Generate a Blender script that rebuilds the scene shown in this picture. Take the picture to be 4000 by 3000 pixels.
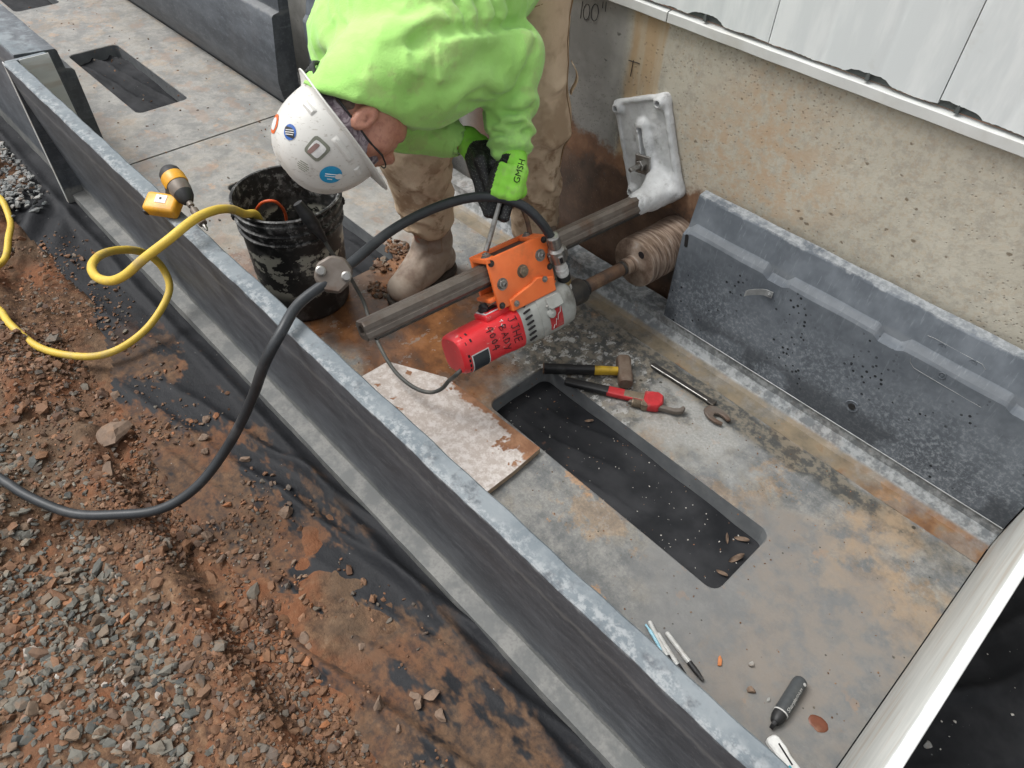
import bpy, bmesh, math, random
import numpy as np
from mathutils import Vector, Matrix
random.seed(7); RNG = np.random.default_rng(7)
S = bpy.context.scene
C = S.collection
for o in list(bpy.data.objects): bpy.data.objects.remove(o)

# ------------------------------------------------------------------ camera
cd = bpy.data.cameras.new('camera'); cam = bpy.data.objects.new('camera', cd); C.objects.link(cam)
cd.sensor_width = 36; cd.lens = 25.68; cd.clip_start = .02; cd.clip_end = 300
right = Vector((0.68517, 0.72769, 0.03171)); fwd = Vector((-0.48784, 0.49080, -0.72189))
right.normalize(); fwd = (fwd - right * fwd.dot(right)).normalized(); up = right.cross(fwd)
cam.matrix_world = Matrix(((right.x, up.x, -fwd.x, 0), (right.y, up.y, -fwd.y, 0), (right.z, up.z, -fwd.z, 1.5), (0, 0, 0, 1)))
S.camera = cam

# ------------------------------------------------------------------ light: an overcast day
SUN_EL, SUN_AZ = math.radians(60), math.radians(236)
w = bpy.data.worlds.new('World'); S.world = w; w.use_nodes = True
nt = w.node_tree; nt.nodes.clear()
sky = nt.nodes.new('ShaderNodeTexSky'); sky.sky_type = 'NISHITA'; sky.sun_disc = False
sky.sun_elevation = SUN_EL; sky.sun_rotation = SUN_AZ; sky.dust_density = 4; sky.air_density = 1.2
hs = nt.nodes.new('ShaderNodeHueSaturation'); hs.inputs['Saturation'].default_value = .16
bg = nt.nodes.new('ShaderNodeBackground'); bg.inputs['Strength'].default_value = .11
wo = nt.nodes.new('ShaderNodeOutputWorld')
nt.links.new(sky.outputs[0], hs.inputs['Color']); nt.links.new(hs.outputs[0], bg.inputs[0]); nt.links.new(bg.outputs[0], wo.inputs[0])
ld = bpy.data.lights.new('sun', 'SUN'); ld.energy = 1.1; ld.angle = math.radians(28); ld.color = (1, .985, .96)
sun = bpy.data.objects.new('sun', ld); C.objects.link(sun)
sd = Vector((math.sin(SUN_AZ) * math.cos(SUN_EL), math.cos(SUN_AZ) * math.cos(SUN_EL), math.sin(SUN_EL)))
sun.rotation_euler = (-sd).to_track_quat('-Z', 'Y').to_euler(); sun.location = (0, 0, 8)
S.view_settings.view_transform = 'Standard'; S.view_settings.look = 'None'; S.view_settings.gamma = 1
S.view_settings.exposure = .92
S.cycles.max_bounces = 5; S.cycles.diffuse_bounces = 2; S.cycles.glossy_bounces = 2; S.cycles.transmission_bounces = 2

# ------------------------------------------------------------------ numeric noise
def _hash(ix, iy, iz):
    h = (ix.astype(np.int64) * 374761393 + iy.astype(np.int64) * 668265263 + iz.astype(np.int64) * 2147483647) & 0xffffffff
    h = ((h ^ (h >> 13)) * 1274126177) & 0xffffffff
    return ((h ^ (h >> 16)) & 0xffff).astype(np.float32) / 65535.
def vnoise(x, y, z=0., s=1., seed=0):
    x = np.asarray(x, np.float32) * s + seed * 17.31; y = np.asarray(y, np.float32) * s + seed * 5.77; z = np.asarray(z, np.float32) * s + x * 0 + seed * 9.1
    ix, iy, iz = np.floor(x), np.floor(y), np.floor(z); fx, fy, fz = x - ix, y - iy, z - iz
    fx = fx * fx * (3 - 2 * fx); fy = fy * fy * (3 - 2 * fy); fz = fz * fz * (3 - 2 * fz)
    r = 0
    for dx in (0, 1):
        for dy in (0, 1):
            for dz in (0, 1):
                r = r + _hash(ix + dx, iy + dy, iz + dz) * (fx if dx else 1 - fx) * (fy if dy else 1 - fy) * (fz if dz else 1 - fz)
    return r * 2 - 1
def fbm(x, y, z=0., s=1., o=4, seed=0, g=.5):
    r = 0; a = 1
    for i in range(o): r = r + a * vnoise(x, y, z, s, seed + i); a *= g; s *= 2.03
    return r
def sstep(a, b, x):
    t = np.clip((x - a) / (b - a), 0, 1); return t * t * (3 - 2 * t)

# ------------------------------------------------------------------ objects
ROOT = {}
def tag(o, label=None, cat=None, group=None, kind=None):
    if label: o['label'] = label
    if cat: o['category'] = cat
    if group: o['group'] = group
    if kind: o['kind'] = kind
    return o
def thing(name, label, cat, loc=(0, 0, 0), group=None):
    o = bpy.data.objects.new(name, None); C.objects.link(o); o.empty_display_size = .1
    o.location = loc; ROOT[o.name] = Vector(loc); return tag(o, label, cat, group)
def obj(name, me, m=None, parent=None, loc=None, smooth=None):
    """me: mesh in WORLD coordinates; origin goes to the parent's root (or loc)."""
    if isinstance(me, bmesh.types.BMesh):
        bm = me; me = bpy.data.meshes.new(name); bm.to_mesh(me); bm.free()
    me.name = name
    base = ROOT[parent.name] if parent else Vector(loc or (0, 0, 0))
    me.transform(Matrix.Translation(-base))
    if m is not None:
        for k in (m if isinstance(m, (list, tuple)) else [m]): me.materials.append(k)
    if smooth is not None: shade(me, smooth)
    o = bpy.data.objects.new(name, me); C.objects.link(o)
    if parent: o.parent = parent
    else: o.location = base
    ROOT[o.name] = base
    return o
def shade(me, ang):
    if ang is True: me.polygons.foreach_set('use_smooth', [True] * len(me.polygons)); return
    if ang is False: return
    me.polygons.foreach_set('use_smooth', [True] * len(me.polygons))
    bm = bmesh.new(); bm.from_mesh(me); a = math.radians(ang)
    for e in bm.edges:
        if len(e.link_faces) == 2 and e.calc_face_angle(0) > a: e.smooth = False
    bm.to_mesh(me); bm.free()
def pydata(v, f, name='m'):
    me = bpy.data.meshes.new(name); me.from_pydata([tuple(map(float, p)) for p in v], [], f); me.update(); return me
def npmesh(v, quads=None, tris=None, name='m'):
    me = bpy.data.meshes.new(name); v = np.asarray(v, np.float32)
    fs = quads if quads is not None else tris; k = fs.shape[1]
    me.vertices.add(len(v)); me.vertices.foreach_set('co', v.ravel())
    me.loops.add(fs.size); me.loops.foreach_set('vertex_index', fs.astype(np.int32).ravel())
    me.polygons.add(len(fs)); me.polygons.foreach_set('loop_start', np.arange(0, fs.size, k, dtype=np.int32))
    me.polygons.foreach_set('use_smooth', [k == 4] * len(fs)); me.update(calc_edges=True); me.validate(); return me
def mat4(o, x, y, z):
    o, x, y, z = map(Vector, (o, x, y, z))
    return Matrix(((x.x, y.x, z.x, o.x), (x.y, y.y, z.y, o.y), (x.z, y.z, z.z, o.z), (0, 0, 0, 1)))
def frame(o, z, x=(1, 0, 0)):
    z = Vector(z).normalized(); x = Vector(x); x = (x - z * x.dot(z))
    if x.length < 1e-4: x = Vector((0, 1, 0)) - z * z.y
    x.normalize(); return mat4(o, x, z.cross(x), z)
def box(bm, lo, hi, M=None, bev=0, seg=1):
    b = bmesh.new(); bmesh.ops.create_cube(b, size=1)
    lo, hi = Vector(lo), Vector(hi)
    for v in b.verts: v.co = Vector((lo[i] + (v.co[i] + .5) * (hi[i] - lo[i]) for i in range(3)))
    if bev: bmesh.ops.bevel(b, geom=b.edges[:], offset=bev, segments=seg, affect='EDGES', profile=.5)
    if M: b.transform(M)
    join(bm, b); return bm
def join(bm, b, mi=None):
    me = bpy.data.meshes.new('t'); b.to_mesh(me); b.free(); n = len(bm.faces)
    bm.from_mesh(me); bpy.data.meshes.remove(me)
    if mi is not None:
        bm.faces.ensure_lookup_table()
        for f in bm.faces[n:]: f.material_index = mi
def lathe(bm, prof, M=None, n=24, cap=True, squash=None):
    """prof: (r, z) list; revolved about local z."""
    b = bmesh.new(); rings = []
    for r, z in prof:
        rings.append([b.verts.new((r * math.cos(2 * math.pi * k / n), r * math.sin(2 * math.pi * k / n), z)) for k in range(n)])
    for a, c in zip(rings, rings[1:]):
        for k in range(n): b.faces.new((a[k], a[(k + 1) % n], c[(k + 1) % n], c[k]))
    if cap:
        b.faces.new(rings[0][::-1]); b.faces.new(rings[-1])
    if squash: bmesh.ops.scale(b, vec=squash, verts=b.verts)
    if M: b.transform(M)
    join(bm, b); return bm
def crom(P, n=8, closed=False):
    P = [np.array(p, float) for p in P]; out = []
    Q = ([P[-1]] + P + P[:2]) if closed else ([2 * P[0] - P[1]] + P + [2 * P[-1] - P[-2]])
    for i in range(len(Q) - 3):
        a, b, c, d = Q[i:i + 4]
        for k in range(n):
            t = k / n; out.append(.5 * (2 * b + (c - a) * t + (2 * a - 5 * b + 4 * c - d) * t * t + (3 * b - a - 3 * c + d) * t ** 3))
    if not closed: out.append(P[-1])
    return out
def tube(bm, P, r, n=10, cap=True, closed=False):
    P = [Vector(p) for p in P]; m = len(P); rr = r if hasattr(r, '__len__') else [r] * m
    b = bmesh.new(); rings = []; prev = None
    for i in range(m):
        if closed: t = P[(i + 1) % m] - P[i - 1]
        else: t = P[min(i + 1, m - 1)] - P[max(i - 1, 0)]
        t.normalize()
        if prev is None:
            a = Vector((0, 0, 1)) if abs(t.z) < .9 else Vector((1, 0, 0)); x = (a - t * a.dot(t)).normalized()
        else: x = (prev - t * prev.dot(t)).normalized()
        prev = x; y = t.cross(x)
        rings.append([b.verts.new(P[i] + (x * math.cos(2 * math.pi * k / n) + y * math.sin(2 * math.pi * k / n)) * rr[i]) for k in range(n)])
    rg = list(zip(rings, rings[1:])) + ([(rings[-1], rings[0])] if closed else [])
    for a, c in rg:
        for k in range(n): b.faces.new((a[k], a[(k + 1) % n], c[(k + 1) % n], c[k]))
    if cap and not closed: b.faces.new(rings[0][::-1]); b.faces.new(rings[-1])
    join(bm, b); return bm
def prism(bm, poly, h0, h1, M=None, bev=0):
    """poly in local xy, extruded along z h0..h1"""
    b = bmesh.new(); lo = [b.verts.new((x, y, h0)) for x, y in poly]; f = b.faces.new(lo)
    r = bmesh.ops.extrude_face_region(b, geom=[f]); bmesh.ops.translate(b, vec=(0, 0, h1 - h0), verts=[g for g in r['geom'] if isinstance(g, bmesh.types.BMVert)])
    bmesh.ops.recalc_face_normals(b, faces=b.faces)
    if bev: bmesh.ops.bevel(b, geom=b.edges[:], offset=bev, segments=1, affect='EDGES')
    if M: b.transform(M)
    join(bm, b); return bm
def hexbolt(bm, M, r=.008, h=.006, stud=.004):
    prism(bm, [(r * math.cos(k * math.pi / 3), r * math.sin(k * math.pi / 3)) for k in range(6)], 0, h, M, r * .08)
    lathe(bm, [(r * .45, h * .9), (r * .45, h + stud), (r * .3, h + stud + .001)], M, 10)
    lathe(bm, [(r * 1.25, -.0005), (r * 1.25, .0012)], M, 14)
def loft(bm, secs, M=None, n=32, cap=True):
    """secs: (z, halfx, halfy, exponent[, cx, cy])"""
    b = bmesh.new(); rings = []
    for s in secs:
        z, hx, hy, e = s[:4]; cx, cy = (s[4], s[5]) if len(s) > 4 else (0, 0); ring = []
        for k in range(n):
            a = 2 * math.pi * (k + .5) / n; c_, s_ = math.cos(a), math.sin(a)
            ring.append(b.verts.new((cx + hx * math.copysign(abs(c_) ** (2 / e), c_), cy + hy * math.copysign(abs(s_) ** (2 / e), s_), z)))
        rings.append(ring)
    for a, c in zip(rings, rings[1:]):
        for k in range(n): b.faces.new((a[k], a[(k + 1) % n], c[(k + 1) % n], c[k]))
    if cap: b.faces.new(rings[0][::-1]); b.faces.new(rings[-1])
    if M: b.transform(M)
    join(bm, b); return bm

# ------------------------------------------------------------------ signed distance fields -> one continuous surface
def cap(X, a, b, ra, rb):
    a = np.array(a, np.float32); b = np.array(b, np.float32); d = b - a; L = float(d @ d) + 1e-9
    t = np.clip(((X - a) @ d) / L, 0, 1)
    q = X - a - t[..., None] * d
    return np.sqrt(np.einsum('...i,...i', q, q)) - (ra + (rb - ra) * t)
def ell(X, c, r, R=None):
    q = X - np.array(c, np.float32)
    if R is not None: q = q @ np.array(R, np.float32)      # R columns = axes
    r = np.array(r, np.float32); k0 = np.linalg.norm(q / r, axis=-1); k1 = np.linalg.norm(q / (r * r), axis=-1)
    return k0 * (k0 - 1) / (k1 + 1e-9)
def rbox(X, c, h, rad, R=None):
    q = X - np.array(c, np.float32)
    if R is not None: q = q @ np.array(R, np.float32)
    q = np.abs(q) - (np.array(h, np.float32) - rad)
    return np.linalg.norm(np.maximum(q, 0), axis=-1) + np.minimum(q.max(-1), 0) - rad
def smin(a, b, k):
    h = np.clip(.5 + .5 * (b - a) / k, 0, 1); return b + (a - b) * h - k * h * (1 - h)
def smax(a, b, k): return -smin(-a, -b, k)
def pdist(X, P):
    d = None
    for a, b in zip(P, P[1:]):
        e = cap(X, a, b, 0, 0); d = e if d is None else np.minimum(d, e)
    return d
def crease(X, f, P, depth, width, side=None):
    return f + depth * np.exp(-(pdist(X, P) / width) ** 2)
def nets(F, lo, hi, h):
    """naive surface nets; the field is sampled finely only near the surface"""
    lo = np.array(lo, float); hi = np.array(hi, float); k = 4; H = h * k
    nb = np.ceil((hi - lo) / H).astype(int) + 1; n = nb * k + 1
    cx = [(lo[i] + H * (np.arange(nb[i]) + .5)).astype(np.float32) for i in range(3)]
    Xc = np.stack(np.meshgrid(*cx, indexing='ij'), -1); fc = F(Xc.reshape(-1, 3)).reshape(nb)
    near = np.abs(fc) < H * 1.35 + .012
    f = np.repeat(np.repeat(np.repeat(np.sign(fc) * H, k, 0), k, 1), k, 2).astype(np.float32); f = np.pad(f, ((0, 1),) * 3, mode='edge')
    msk = np.zeros(n, bool); o = np.arange(k + 1); bi = np.stack(np.nonzero(near), -1) * k
    oo = np.stack(np.meshgrid(o, o, o, indexing='ij'), -1).reshape(-1, 3)
    for q in oo: msk[tuple((bi + q).T)] = True
    pi = np.stack(np.nonzero(msk), -1); vals = np.empty(len(pi), np.float32)
    for c0 in range(0, len(pi), 120000): vals[c0:c0 + 120000] = F((lo + h * pi[c0:c0 + 120000]).astype(np.float32))
    f[tuple(pi.T)] = vals; s = f < 0; nc = n - 1
    # active cells
    cnt8 = np.zeros(nc, np.int8)
    for d in oo[(oo < 2).all(1)]: cnt8 += s[d[0]:n[0] - 1 + d[0], d[1]:n[1] - 1 + d[1], d[2]:n[2] - 1 + d[2]]
    act = (cnt8 > 0) & (cnt8 < 8); g = np.stack(np.nonzero(act), -1); idx = np.full(nc, -1, np.int64); idx[act] = np.arange(len(g))
    acc = np.zeros((len(g), 3), np.float32); cnt = np.zeros(len(g), np.float32)
    for axis in range(3):
        o1, o2 = [i for i in range(3) if i != axis]
        for p in (0, 1):
            for q in (0, 1):
                d0 = np.zeros(3, int); d0[o1] = p; d0[o2] = q; d1 = d0.copy(); d1[axis] = 1
                a = f[tuple((g + d0).T)]; b = f[tuple((g + d1).T)]; m = (a < 0) != (b < 0)
                t = np.where(m, a / np.where(m, a - b, 1), 0); v = np.zeros((len(g), 3), np.float32); v[:, o1] = p; v[:, o2] = q; v[:, axis] = t
                acc += v * m[:, None]; cnt += m
    V = lo + h * (g + acc / np.maximum(cnt, 1)[:, None]); Q = []
    for axis in range(3):
        o1, o2 = (axis + 1) % 3, (axis + 2) % 3
        a = [slice(None)] * 3; b = [slice(None)] * 3; a[axis] = slice(0, -1); b[axis] = slice(1, None)
        for o_ in (o1, o2): a[o_] = slice(1, -1); b[o_] = slice(1, -1)
        m = s[tuple(a)] != s[tuple(b)]; c = np.stack(np.nonzero(m), -1); off = np.zeros(3, int); off[o1] = 1; off[o2] = 1; c = c + off
        if not len(c): continue
        e1 = np.eye(3, dtype=int)[o1]; e2 = np.eye(3, dtype=int)[o2]
        q = np.stack([idx[tuple((c - k_).T)] for k_ in (0 * e1, e1, e1 + e2, e2)], -1); fl = ~s[tuple(c.T)]; q[fl] = q[fl][:, ::-1]; Q.append(q)
    Q = np.concatenate(Q); Q = Q[(Q >= 0).all(1)]
    return V, Q
def relax(V, Q, it=2, w=.5):
    E = np.concatenate([Q[:, [0, 1]], Q[:, [1, 2]], Q[:, [2, 3]], Q[:, [3, 0]]])
    for _ in range(it):
        S_ = np.zeros_like(V); c = np.zeros(len(V)); np.add.at(S_, E[:, 0], V[E[:, 1]]); np.add.at(S_, E[:, 1], V[E[:, 0]]); np.add.at(c, E[:, 0], 1); np.add.at(c, E[:, 1], 1)
        V = V + w * (S_ / np.maximum(c, 1)[:, None] - V)
    return V
def sdfmesh(F, lo, hi, h, smooth=True):
    V, Q = nets(F, lo, hi, h); me = npmesh(V, quads=Q)
    if smooth: me.polygons.foreach_set('use_smooth', [True] * len(me.polygons))
    return me
# ------------------------------------------------------------------ materials
class NB:
    def __init__(s, name, rough=.6, metal=0., spec=.4):
        s.m = bpy.data.materials.new(name); s.m.use_nodes = True; s.t = s.m.node_tree; s.b = s.t.nodes['Principled BSDF']
        s.b.inputs['Roughness'].default_value = rough; s.b.inputs['Metallic'].default_value = metal; s.b.inputs['Specular IOR Level'].default_value = spec
        s._p = None; s._c = {}
    def new(s, k): return s.t.nodes.new(k)
    def put(s, inp, v):
        if hasattr(v, 'is_output'): s.t.links.new(v, inp)
        elif isinstance(v, (tuple, list)) and len(v) == 3 and inp.type == 'RGBA': inp.default_value = (*v, 1)
        else: inp.default_value = v
    def pos(s):
        if not s._p: s._p = s.new('ShaderNodeNewGeometry').outputs['Position']
        return s._p
    def obj(s): return s.new('ShaderNodeTexCoord').outputs['Object']
    def xyz(s, v=None):
        if v is None and 'xyz' in s._c: return s._c['xyz']
        r = s._xyz(v)
        if v is None: s._c['xyz'] = r
        return r
    def _xyz(s, v=None):
        n = s.new('ShaderNodeSeparateXYZ'); s.put(n.inputs[0], v or s.pos()); return n.outputs
    def scale(s, v, sc, off=(0, 0, 0), rot=(0, 0, 0)):
        n = s.new('ShaderNodeMapping'); s.put(n.inputs['Vector'], v); n.inputs['Scale'].default_value = sc; n.inputs['Location'].default_value = off; n.inputs['Rotation'].default_value = rot; return n.outputs[0]
    def noise(s, sc, d=4, r=.55, v=None, dist=0.):
        d = d - 10 if d > 10 else min(d, 4 if sc < 30 else 3); dist = 0. if dist < .9 else dist; key = ('n', sc, d, r, dist, v.node.name if v is not None else '')
        if key not in s._c: s._c[key] = s._noise(sc, d, r, v, dist)
        return s._c[key]
    def _noise(s, sc, d, r, v, dist):
        n = s.new('ShaderNodeTexNoise'); s.put(n.inputs['Vector'], v or s.pos()); n.inputs['Scale'].default_value = sc; n.inputs['Detail'].default_value = d; n.inputs['Roughness'].default_value = r; n.inputs['Distortion'].default_value = dist; return n.outputs['Fac']
    def voro(s, sc, v=None, out='Distance', feat='F1', rnd=1.):
        key = ('v', sc, rnd, v.node.name if v is not None else '')
        if key not in s._c:
            n = s.new('ShaderNodeTexVoronoi'); n.feature = feat; s.put(n.inputs['Vector'], v or s.pos()); n.inputs['Scale'].default_value = sc; n.inputs['Randomness'].default_value = rnd; s._c[key] = n
        return s._c[key].outputs[out]
    def ma(s, op, a, b=0., c=None):
        n = s.new('ShaderNodeMath'); n.operation = op; s.put(n.inputs[0], a); s.put(n.inputs[1], b)
        if c is not None: s.put(n.inputs[2], c)
        return n.outputs[0]
    def st(s, a, b, x):
        n = s.new('ShaderNodeMapRange'); n.interpolation_type = 'SMOOTHSTEP'; s.put(n.inputs['Value'], x)
        if a <= b: n.inputs['From Min'].default_value = a; n.inputs['From Max'].default_value = b
        else: n.inputs['From Min'].default_value = b; n.inputs['From Max'].default_value = a; n.inputs['To Min'].default_value = 1; n.inputs['To Max'].default_value = 0
        return n.outputs[0]
    def mix(s, f, a, b):
        n = s.new('ShaderNodeMix'); n.data_type = 'RGBA'; s.put(n.inputs[0], f); s.put(n.inputs[6], a); s.put(n.inputs[7], b); return n.outputs[2]
    def fmix(s, f, a, b):
        n = s.new('ShaderNodeMix'); n.data_type = 'FLOAT'; s.put(n.inputs[0], f); s.put(n.inputs[2], a); s.put(n.inputs[3], b); return n.outputs[0]
    def ramp(s, f, st):
        n = s.new('ShaderNodeValToRGB'); s.put(n.inputs[0], f); e = n.color_ramp.elements
        while len(e) < len(st): e.new(.5)
        for x, (p, c) in zip(e, st): x.position = p; x.color = (*c, 1)
        return n.outputs[0]
    def mul(s, *a):
        r = a[0]
        for b in a[1:]: r = s.ma('MULTIPLY', r, b)
        return r
    def mx(s, a, b): return s.ma('MAXIMUM', a, b)
    def bump(s, h, st=.3, d=.01):
        n = s.new('ShaderNodeBump'); n.inputs['Strength'].default_value = st; n.inputs['Distance'].default_value = d; s.put(n.inputs['Height'], h); s.t.links.new(n.outputs[0], s.b.inputs['Normal']); return s
    def col(s, c): s.put(s.b.inputs['Base Color'], c); return s
    def rough(s, r): s.put(s.b.inputs['Roughness'], r); return s
    def isl(s): return s.new('ShaderNodeNewGeometry').outputs['Random Per Island']
    def blob(s, c, r, wob=.5, sc=9., lo=.6, hi=1.15):
        """mask 1 inside a ragged ellipse around world point c (xy)"""
        x = s.xyz(); a = s.ma('DIVIDE', s.ma('SUBTRACT', x[0], c[0]), r[0]); b = s.ma('DIVIDE', s.ma('SUBTRACT', x[1], c[1]), r[1])
        d = s.ma('SQRT', s.ma('ADD', s.ma('MULTIPLY', a, a), s.ma('MULTIPLY', b, b)))
        n = s.ma('MULTIPLY', s.ma('SUBTRACT', s.noise(6 if sc < 7.5 else 12, 4, .66), .5), wob * 4)
        return s.st(hi, lo, s.ma('ADD', d, n))
def simple(name, c, rough=.55, metal=0., dirt=None, sc=40, amt=.5, c2=None, bump=.08, spec=.4, coord='obj', bd=.002):
    n = NB(name, rough, metal, spec); v = n.obj() if coord == 'obj' else n.pos()
    x = n.noise(sc, 5, .6, v); col = n.mix(n.st(.3, .7, x), c, c2 or tuple(k * .78 for k in c))
    if dirt: col = n.mix(n.ma('MULTIPLY', n.st(.5, .72, n.noise(sc * .45, 6, .65, v)), amt), col, dirt)
    n.col(col); n.rough(n.fmix(x, max(0, rough - .1), min(1, rough + .12)))
    if bump: n.bump(n.noise(sc * 6, 3, .6, v), bump, bd)
    return n.m
M = {}
# --- the floor of the trough: grey polymer concrete, tan mud film, slurry, drips
n = NB('trough_floor', .55); P = n.pos(); x = n.xyz()
big = n.noise(2.3, 17, .7); mid = n.noise(8, 16, .74); fine = n.noise(150, 4, .7); fine2 = n.noise(420, 2, .6)
c = n.mix(n.st(.40, .60, mid), (.15, .157, .158), (.27, .268, .252))
c = n.mix(n.ma('MULTIPLY', n.st(.49, .57, big), .6), c, (.285, .255, .205))
c = n.mix(n.ma('MULTIPLY', n.st(.535, .58, n.noise(4.1, 17, .74, n.scale(P, (1, 1, 1), (3.1, 7.7, 0)))), .75), c, n.mix(n.st(.4, .6, mid), (.25, .18, .12), (.36, .26, .165)))
c = n.mix(n.ma('MULTIPLY', n.st(.55, .60, n.noise(5.2, 16, .72, n.scale(P, (1, 1, 1), (13, 2, 0)))), .6), c, (.165, .175, .182))
c = n.mix(n.ma('MULTIPLY', n.st(.62, .645, n.noise(7.5, 15, .68, n.scale(P, (1, 1, 1), (1, 5, 0)))), .85), c, (.42, .25, .135))
c = n.mix(n.ma('MULTIPLY', n.st(.38, .62, fine), .6), c, n.mix(.55, c, (.10, .105, .105)))
c = n.mix(n.ma('MULTIPLY', n.st(.62, .72, fine), .3), c, (.42, .41, .385))
mot = n.noise(33, 14, .75); c = n.mix(n.ma('MULTIPLY', n.st(.50, .60, mot), .38), c, n.mix(.6, c, (.06, .062, .06))); c = n.mix(n.ma('MULTIPLY', n.st(.46, .38, mot), .25), c, (.40, .385, .35))
pale = n.blob((-.72, 1.27), (.36, .13), .35, 11)
c = n.mix(n.ma('MULTIPLY', pale, .75), c, n.mix(n.st(.3, .7, fine), (.27, .275, .265), (.42, .42, .40)))
pale2 = n.blob((-1.75, 1.05), (.4, .35), .6, 6)
c = n.mix(n.ma('MULTIPLY', pale2, .5), c, (.34, .335, .315))
grime = n.mx(n.blob((-.97, 1.27), (.34, .20), .5, 10), n.blob((-.50, 1.40), (.70, .050), .34, 14))
c = n.mix(n.ma('MULTIPLY', grime, .85), c, n.mix(n.st(.42, .6, n.noise(34, 6, .7)), (.05, .052, .05), (.19, .165, .125)))
flk = n.mul(n.blob((-.98, 1.22), (.30, .17), .6, 8), n.st(.53, .58, n.noise(24, 7, .72, n.scale(P, (1.6, 1, 1)))))
c = n.mix(n.ma('MULTIPLY', flk, .9), c, (.44, .44, .42))
slur = n.mx(n.mx(n.blob((-1.46, .97), (.43, .30), .36, 7), n.blob((-1.20, .82), (.26, .13), .4, 9)), n.blob((-1.9, .72), (.22, .1), .55, 12))
sc_ = n.ramp(n.noise(11, 7, .66, dist=.4), [(.3, (.055, .04, .032)), (.48, (.14, .062, .028)), (.62, (.25, .11, .045)), (.8, (.30, .16, .085))])
hole = n.st(.60, .63, n.noise(13, 7, .7, n.scale(P, (1.4, 1, 1), (4, 1, 0))))
slm = n.mul(slur, n.ma('SUBTRACT', 1., n.ma('MULTIPLY', hole, .6)))
c = n.mix(slm, c, sc_)
mudc = n.mul(n.st(.55, .60, n.noise(6.5, 7, .66, n.scale(P, (1, 1.3, 1), (9, 4, 0)))), n.st(-1.3, -1.75, x[0]))
c = n.mix(n.ma('MULTIPLY', mudc, .6), c, n.mix(mid, (.17, .095, .06), (.30, .20, .14)))
tanx = n.mul(n.blob((-.02, 1.05), (.22, .35), .55, 5), n.st(.35, .6, n.noise(16, 6, .7)))
c = n.mix(n.ma('MULTIPLY', tanx, .75), c, (.37, .27, .175))
bl = n.mul(n.blob((-.10, .95), (.36, .32), .4, 4), .7); c = n.mix(bl, c, n.mix(fine, (.15, .155, .158), (.225, .222, .215)))
gut = n.mul(n.st(1.435, 1.45, n.ma('ADD', x[1], n.ma('MULTIPLY', n.ma('SUBTRACT', n.noise(30, 4), .5), .03))), n.st(1.513, 1.503, x[1]))
rust = n.ramp(n.noise(14, 6, .65), [(.3, (.11, .095, .07)), (.45, (.19, .155, .105)), (.6, (.24, .19, .125)), (.72, (.20, .11, .055)), (.85, (.10, .08, .06))])
rust2 = n.mix(n.st(-.30, .0, x[0]), rust, n.ramp(n.noise(22, 6, .65), [(.35, (.15, .07, .03)), (.55, (.24, .125, .055)), (.7, (.19, .14, .09)), (.85, (.11, .065, .04))]))
c = n.mix(n.mul(gut, n.fmix(n.st(.40, .58, n.noise(12, 4, .66)), .45, .95)), c, rust2)
lip = n.st(1.505, 1.513, x[1]); c = n.mix(n.ma('MULTIPLY', lip, .8), c, n.mix(n.st(.4, .65, n.noise(40, 6, .7)), (.14, .155, .165), (.36, .38, .385)))
dm = n.st(.17, .12, n.ma('ADD', n.voro(26), n.ma('MULTIPLY', n.ma('SUBTRACT', fine, .5), .12))); dc = n.ma('GREATER_THAN', n.voro(26, out='Color'), .90)
c = n.mix(n.mul(dm, dc, .9), c, (.035, .03, .022))
dm2 = n.st(.2, .15, n.voro(75)); dc2 = n.ma('GREATER_THAN', n.voro(75, out='Color'), .88)
c = n.mix(n.mul(dm2, dc2, .85), c, (.05, .045, .035))
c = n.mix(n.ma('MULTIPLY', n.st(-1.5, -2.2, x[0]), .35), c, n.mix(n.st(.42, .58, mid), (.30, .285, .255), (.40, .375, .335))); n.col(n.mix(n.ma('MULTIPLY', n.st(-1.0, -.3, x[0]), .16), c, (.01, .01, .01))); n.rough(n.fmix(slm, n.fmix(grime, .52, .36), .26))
n.bump(n.noise(60, 4, .75), .4, .002)
M['floor'] = n.m
# --- trough walls: charcoal polymer concrete, scuffed, pale worn rim
n = NB('trough_wall', .55); x = n.xyz(); P = n.pos()
st = n.noise(5, 8, .68, n.scale(P, (1, 4, 3))); fn = n.noise(90, 4, .7); scr = n.noise(26, 6, .75, n.scale(P, (1, .4, 2.6), (0, 0, 0), (.5, .2, .3)))
c = n.mix(n.st(.35, .7, st), (.058, .065, .074), (.10, .11, .123))
c = n.mix(n.ma('MULTIPLY', n.st(.52, .72, scr), .35), c, (.20, .215, .235))
c = n.mix(n.ma('MULTIPLY', n.st(.55, .7, fn), .35), c, (.17, .18, .19))
c = n.mix(n.ma('MULTIPLY', n.st(.55, .7, n.noise(3.2, 6, .6, n.scale(P, (1, 1, 1), (5, 5, 1)))), .2), c, (.085, .08, .08))
edge = n.ma('ADD', x[2], n.ma('MULTIPLY', n.ma('SUBTRACT', n.noise(22, 6, .72), .5), .05))
rim = n.st(.454, .466, edge)
rc = n.mix(n.st(.4, .62, n.noise(6, 7, .6)), (.14, .165, .182), (.20, .225, .24)); rc = n.mix(n.ma('MULTIPLY', n.st(.45, .62, n.noise(60, 5, .7)), .3), rc, (.24, .26, .27)); oe = n.st(.482, .462, n.ma('ADD', x[1], n.ma('MULTIPLY', n.ma('SUBTRACT', n.noise(12, 5, .7), .5), .09))); rc = n.mix(n.mul(oe, n.st(.42, .62, n.noise(60, 5, .7)), .55), rc, (.38, .395, .40))
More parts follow.
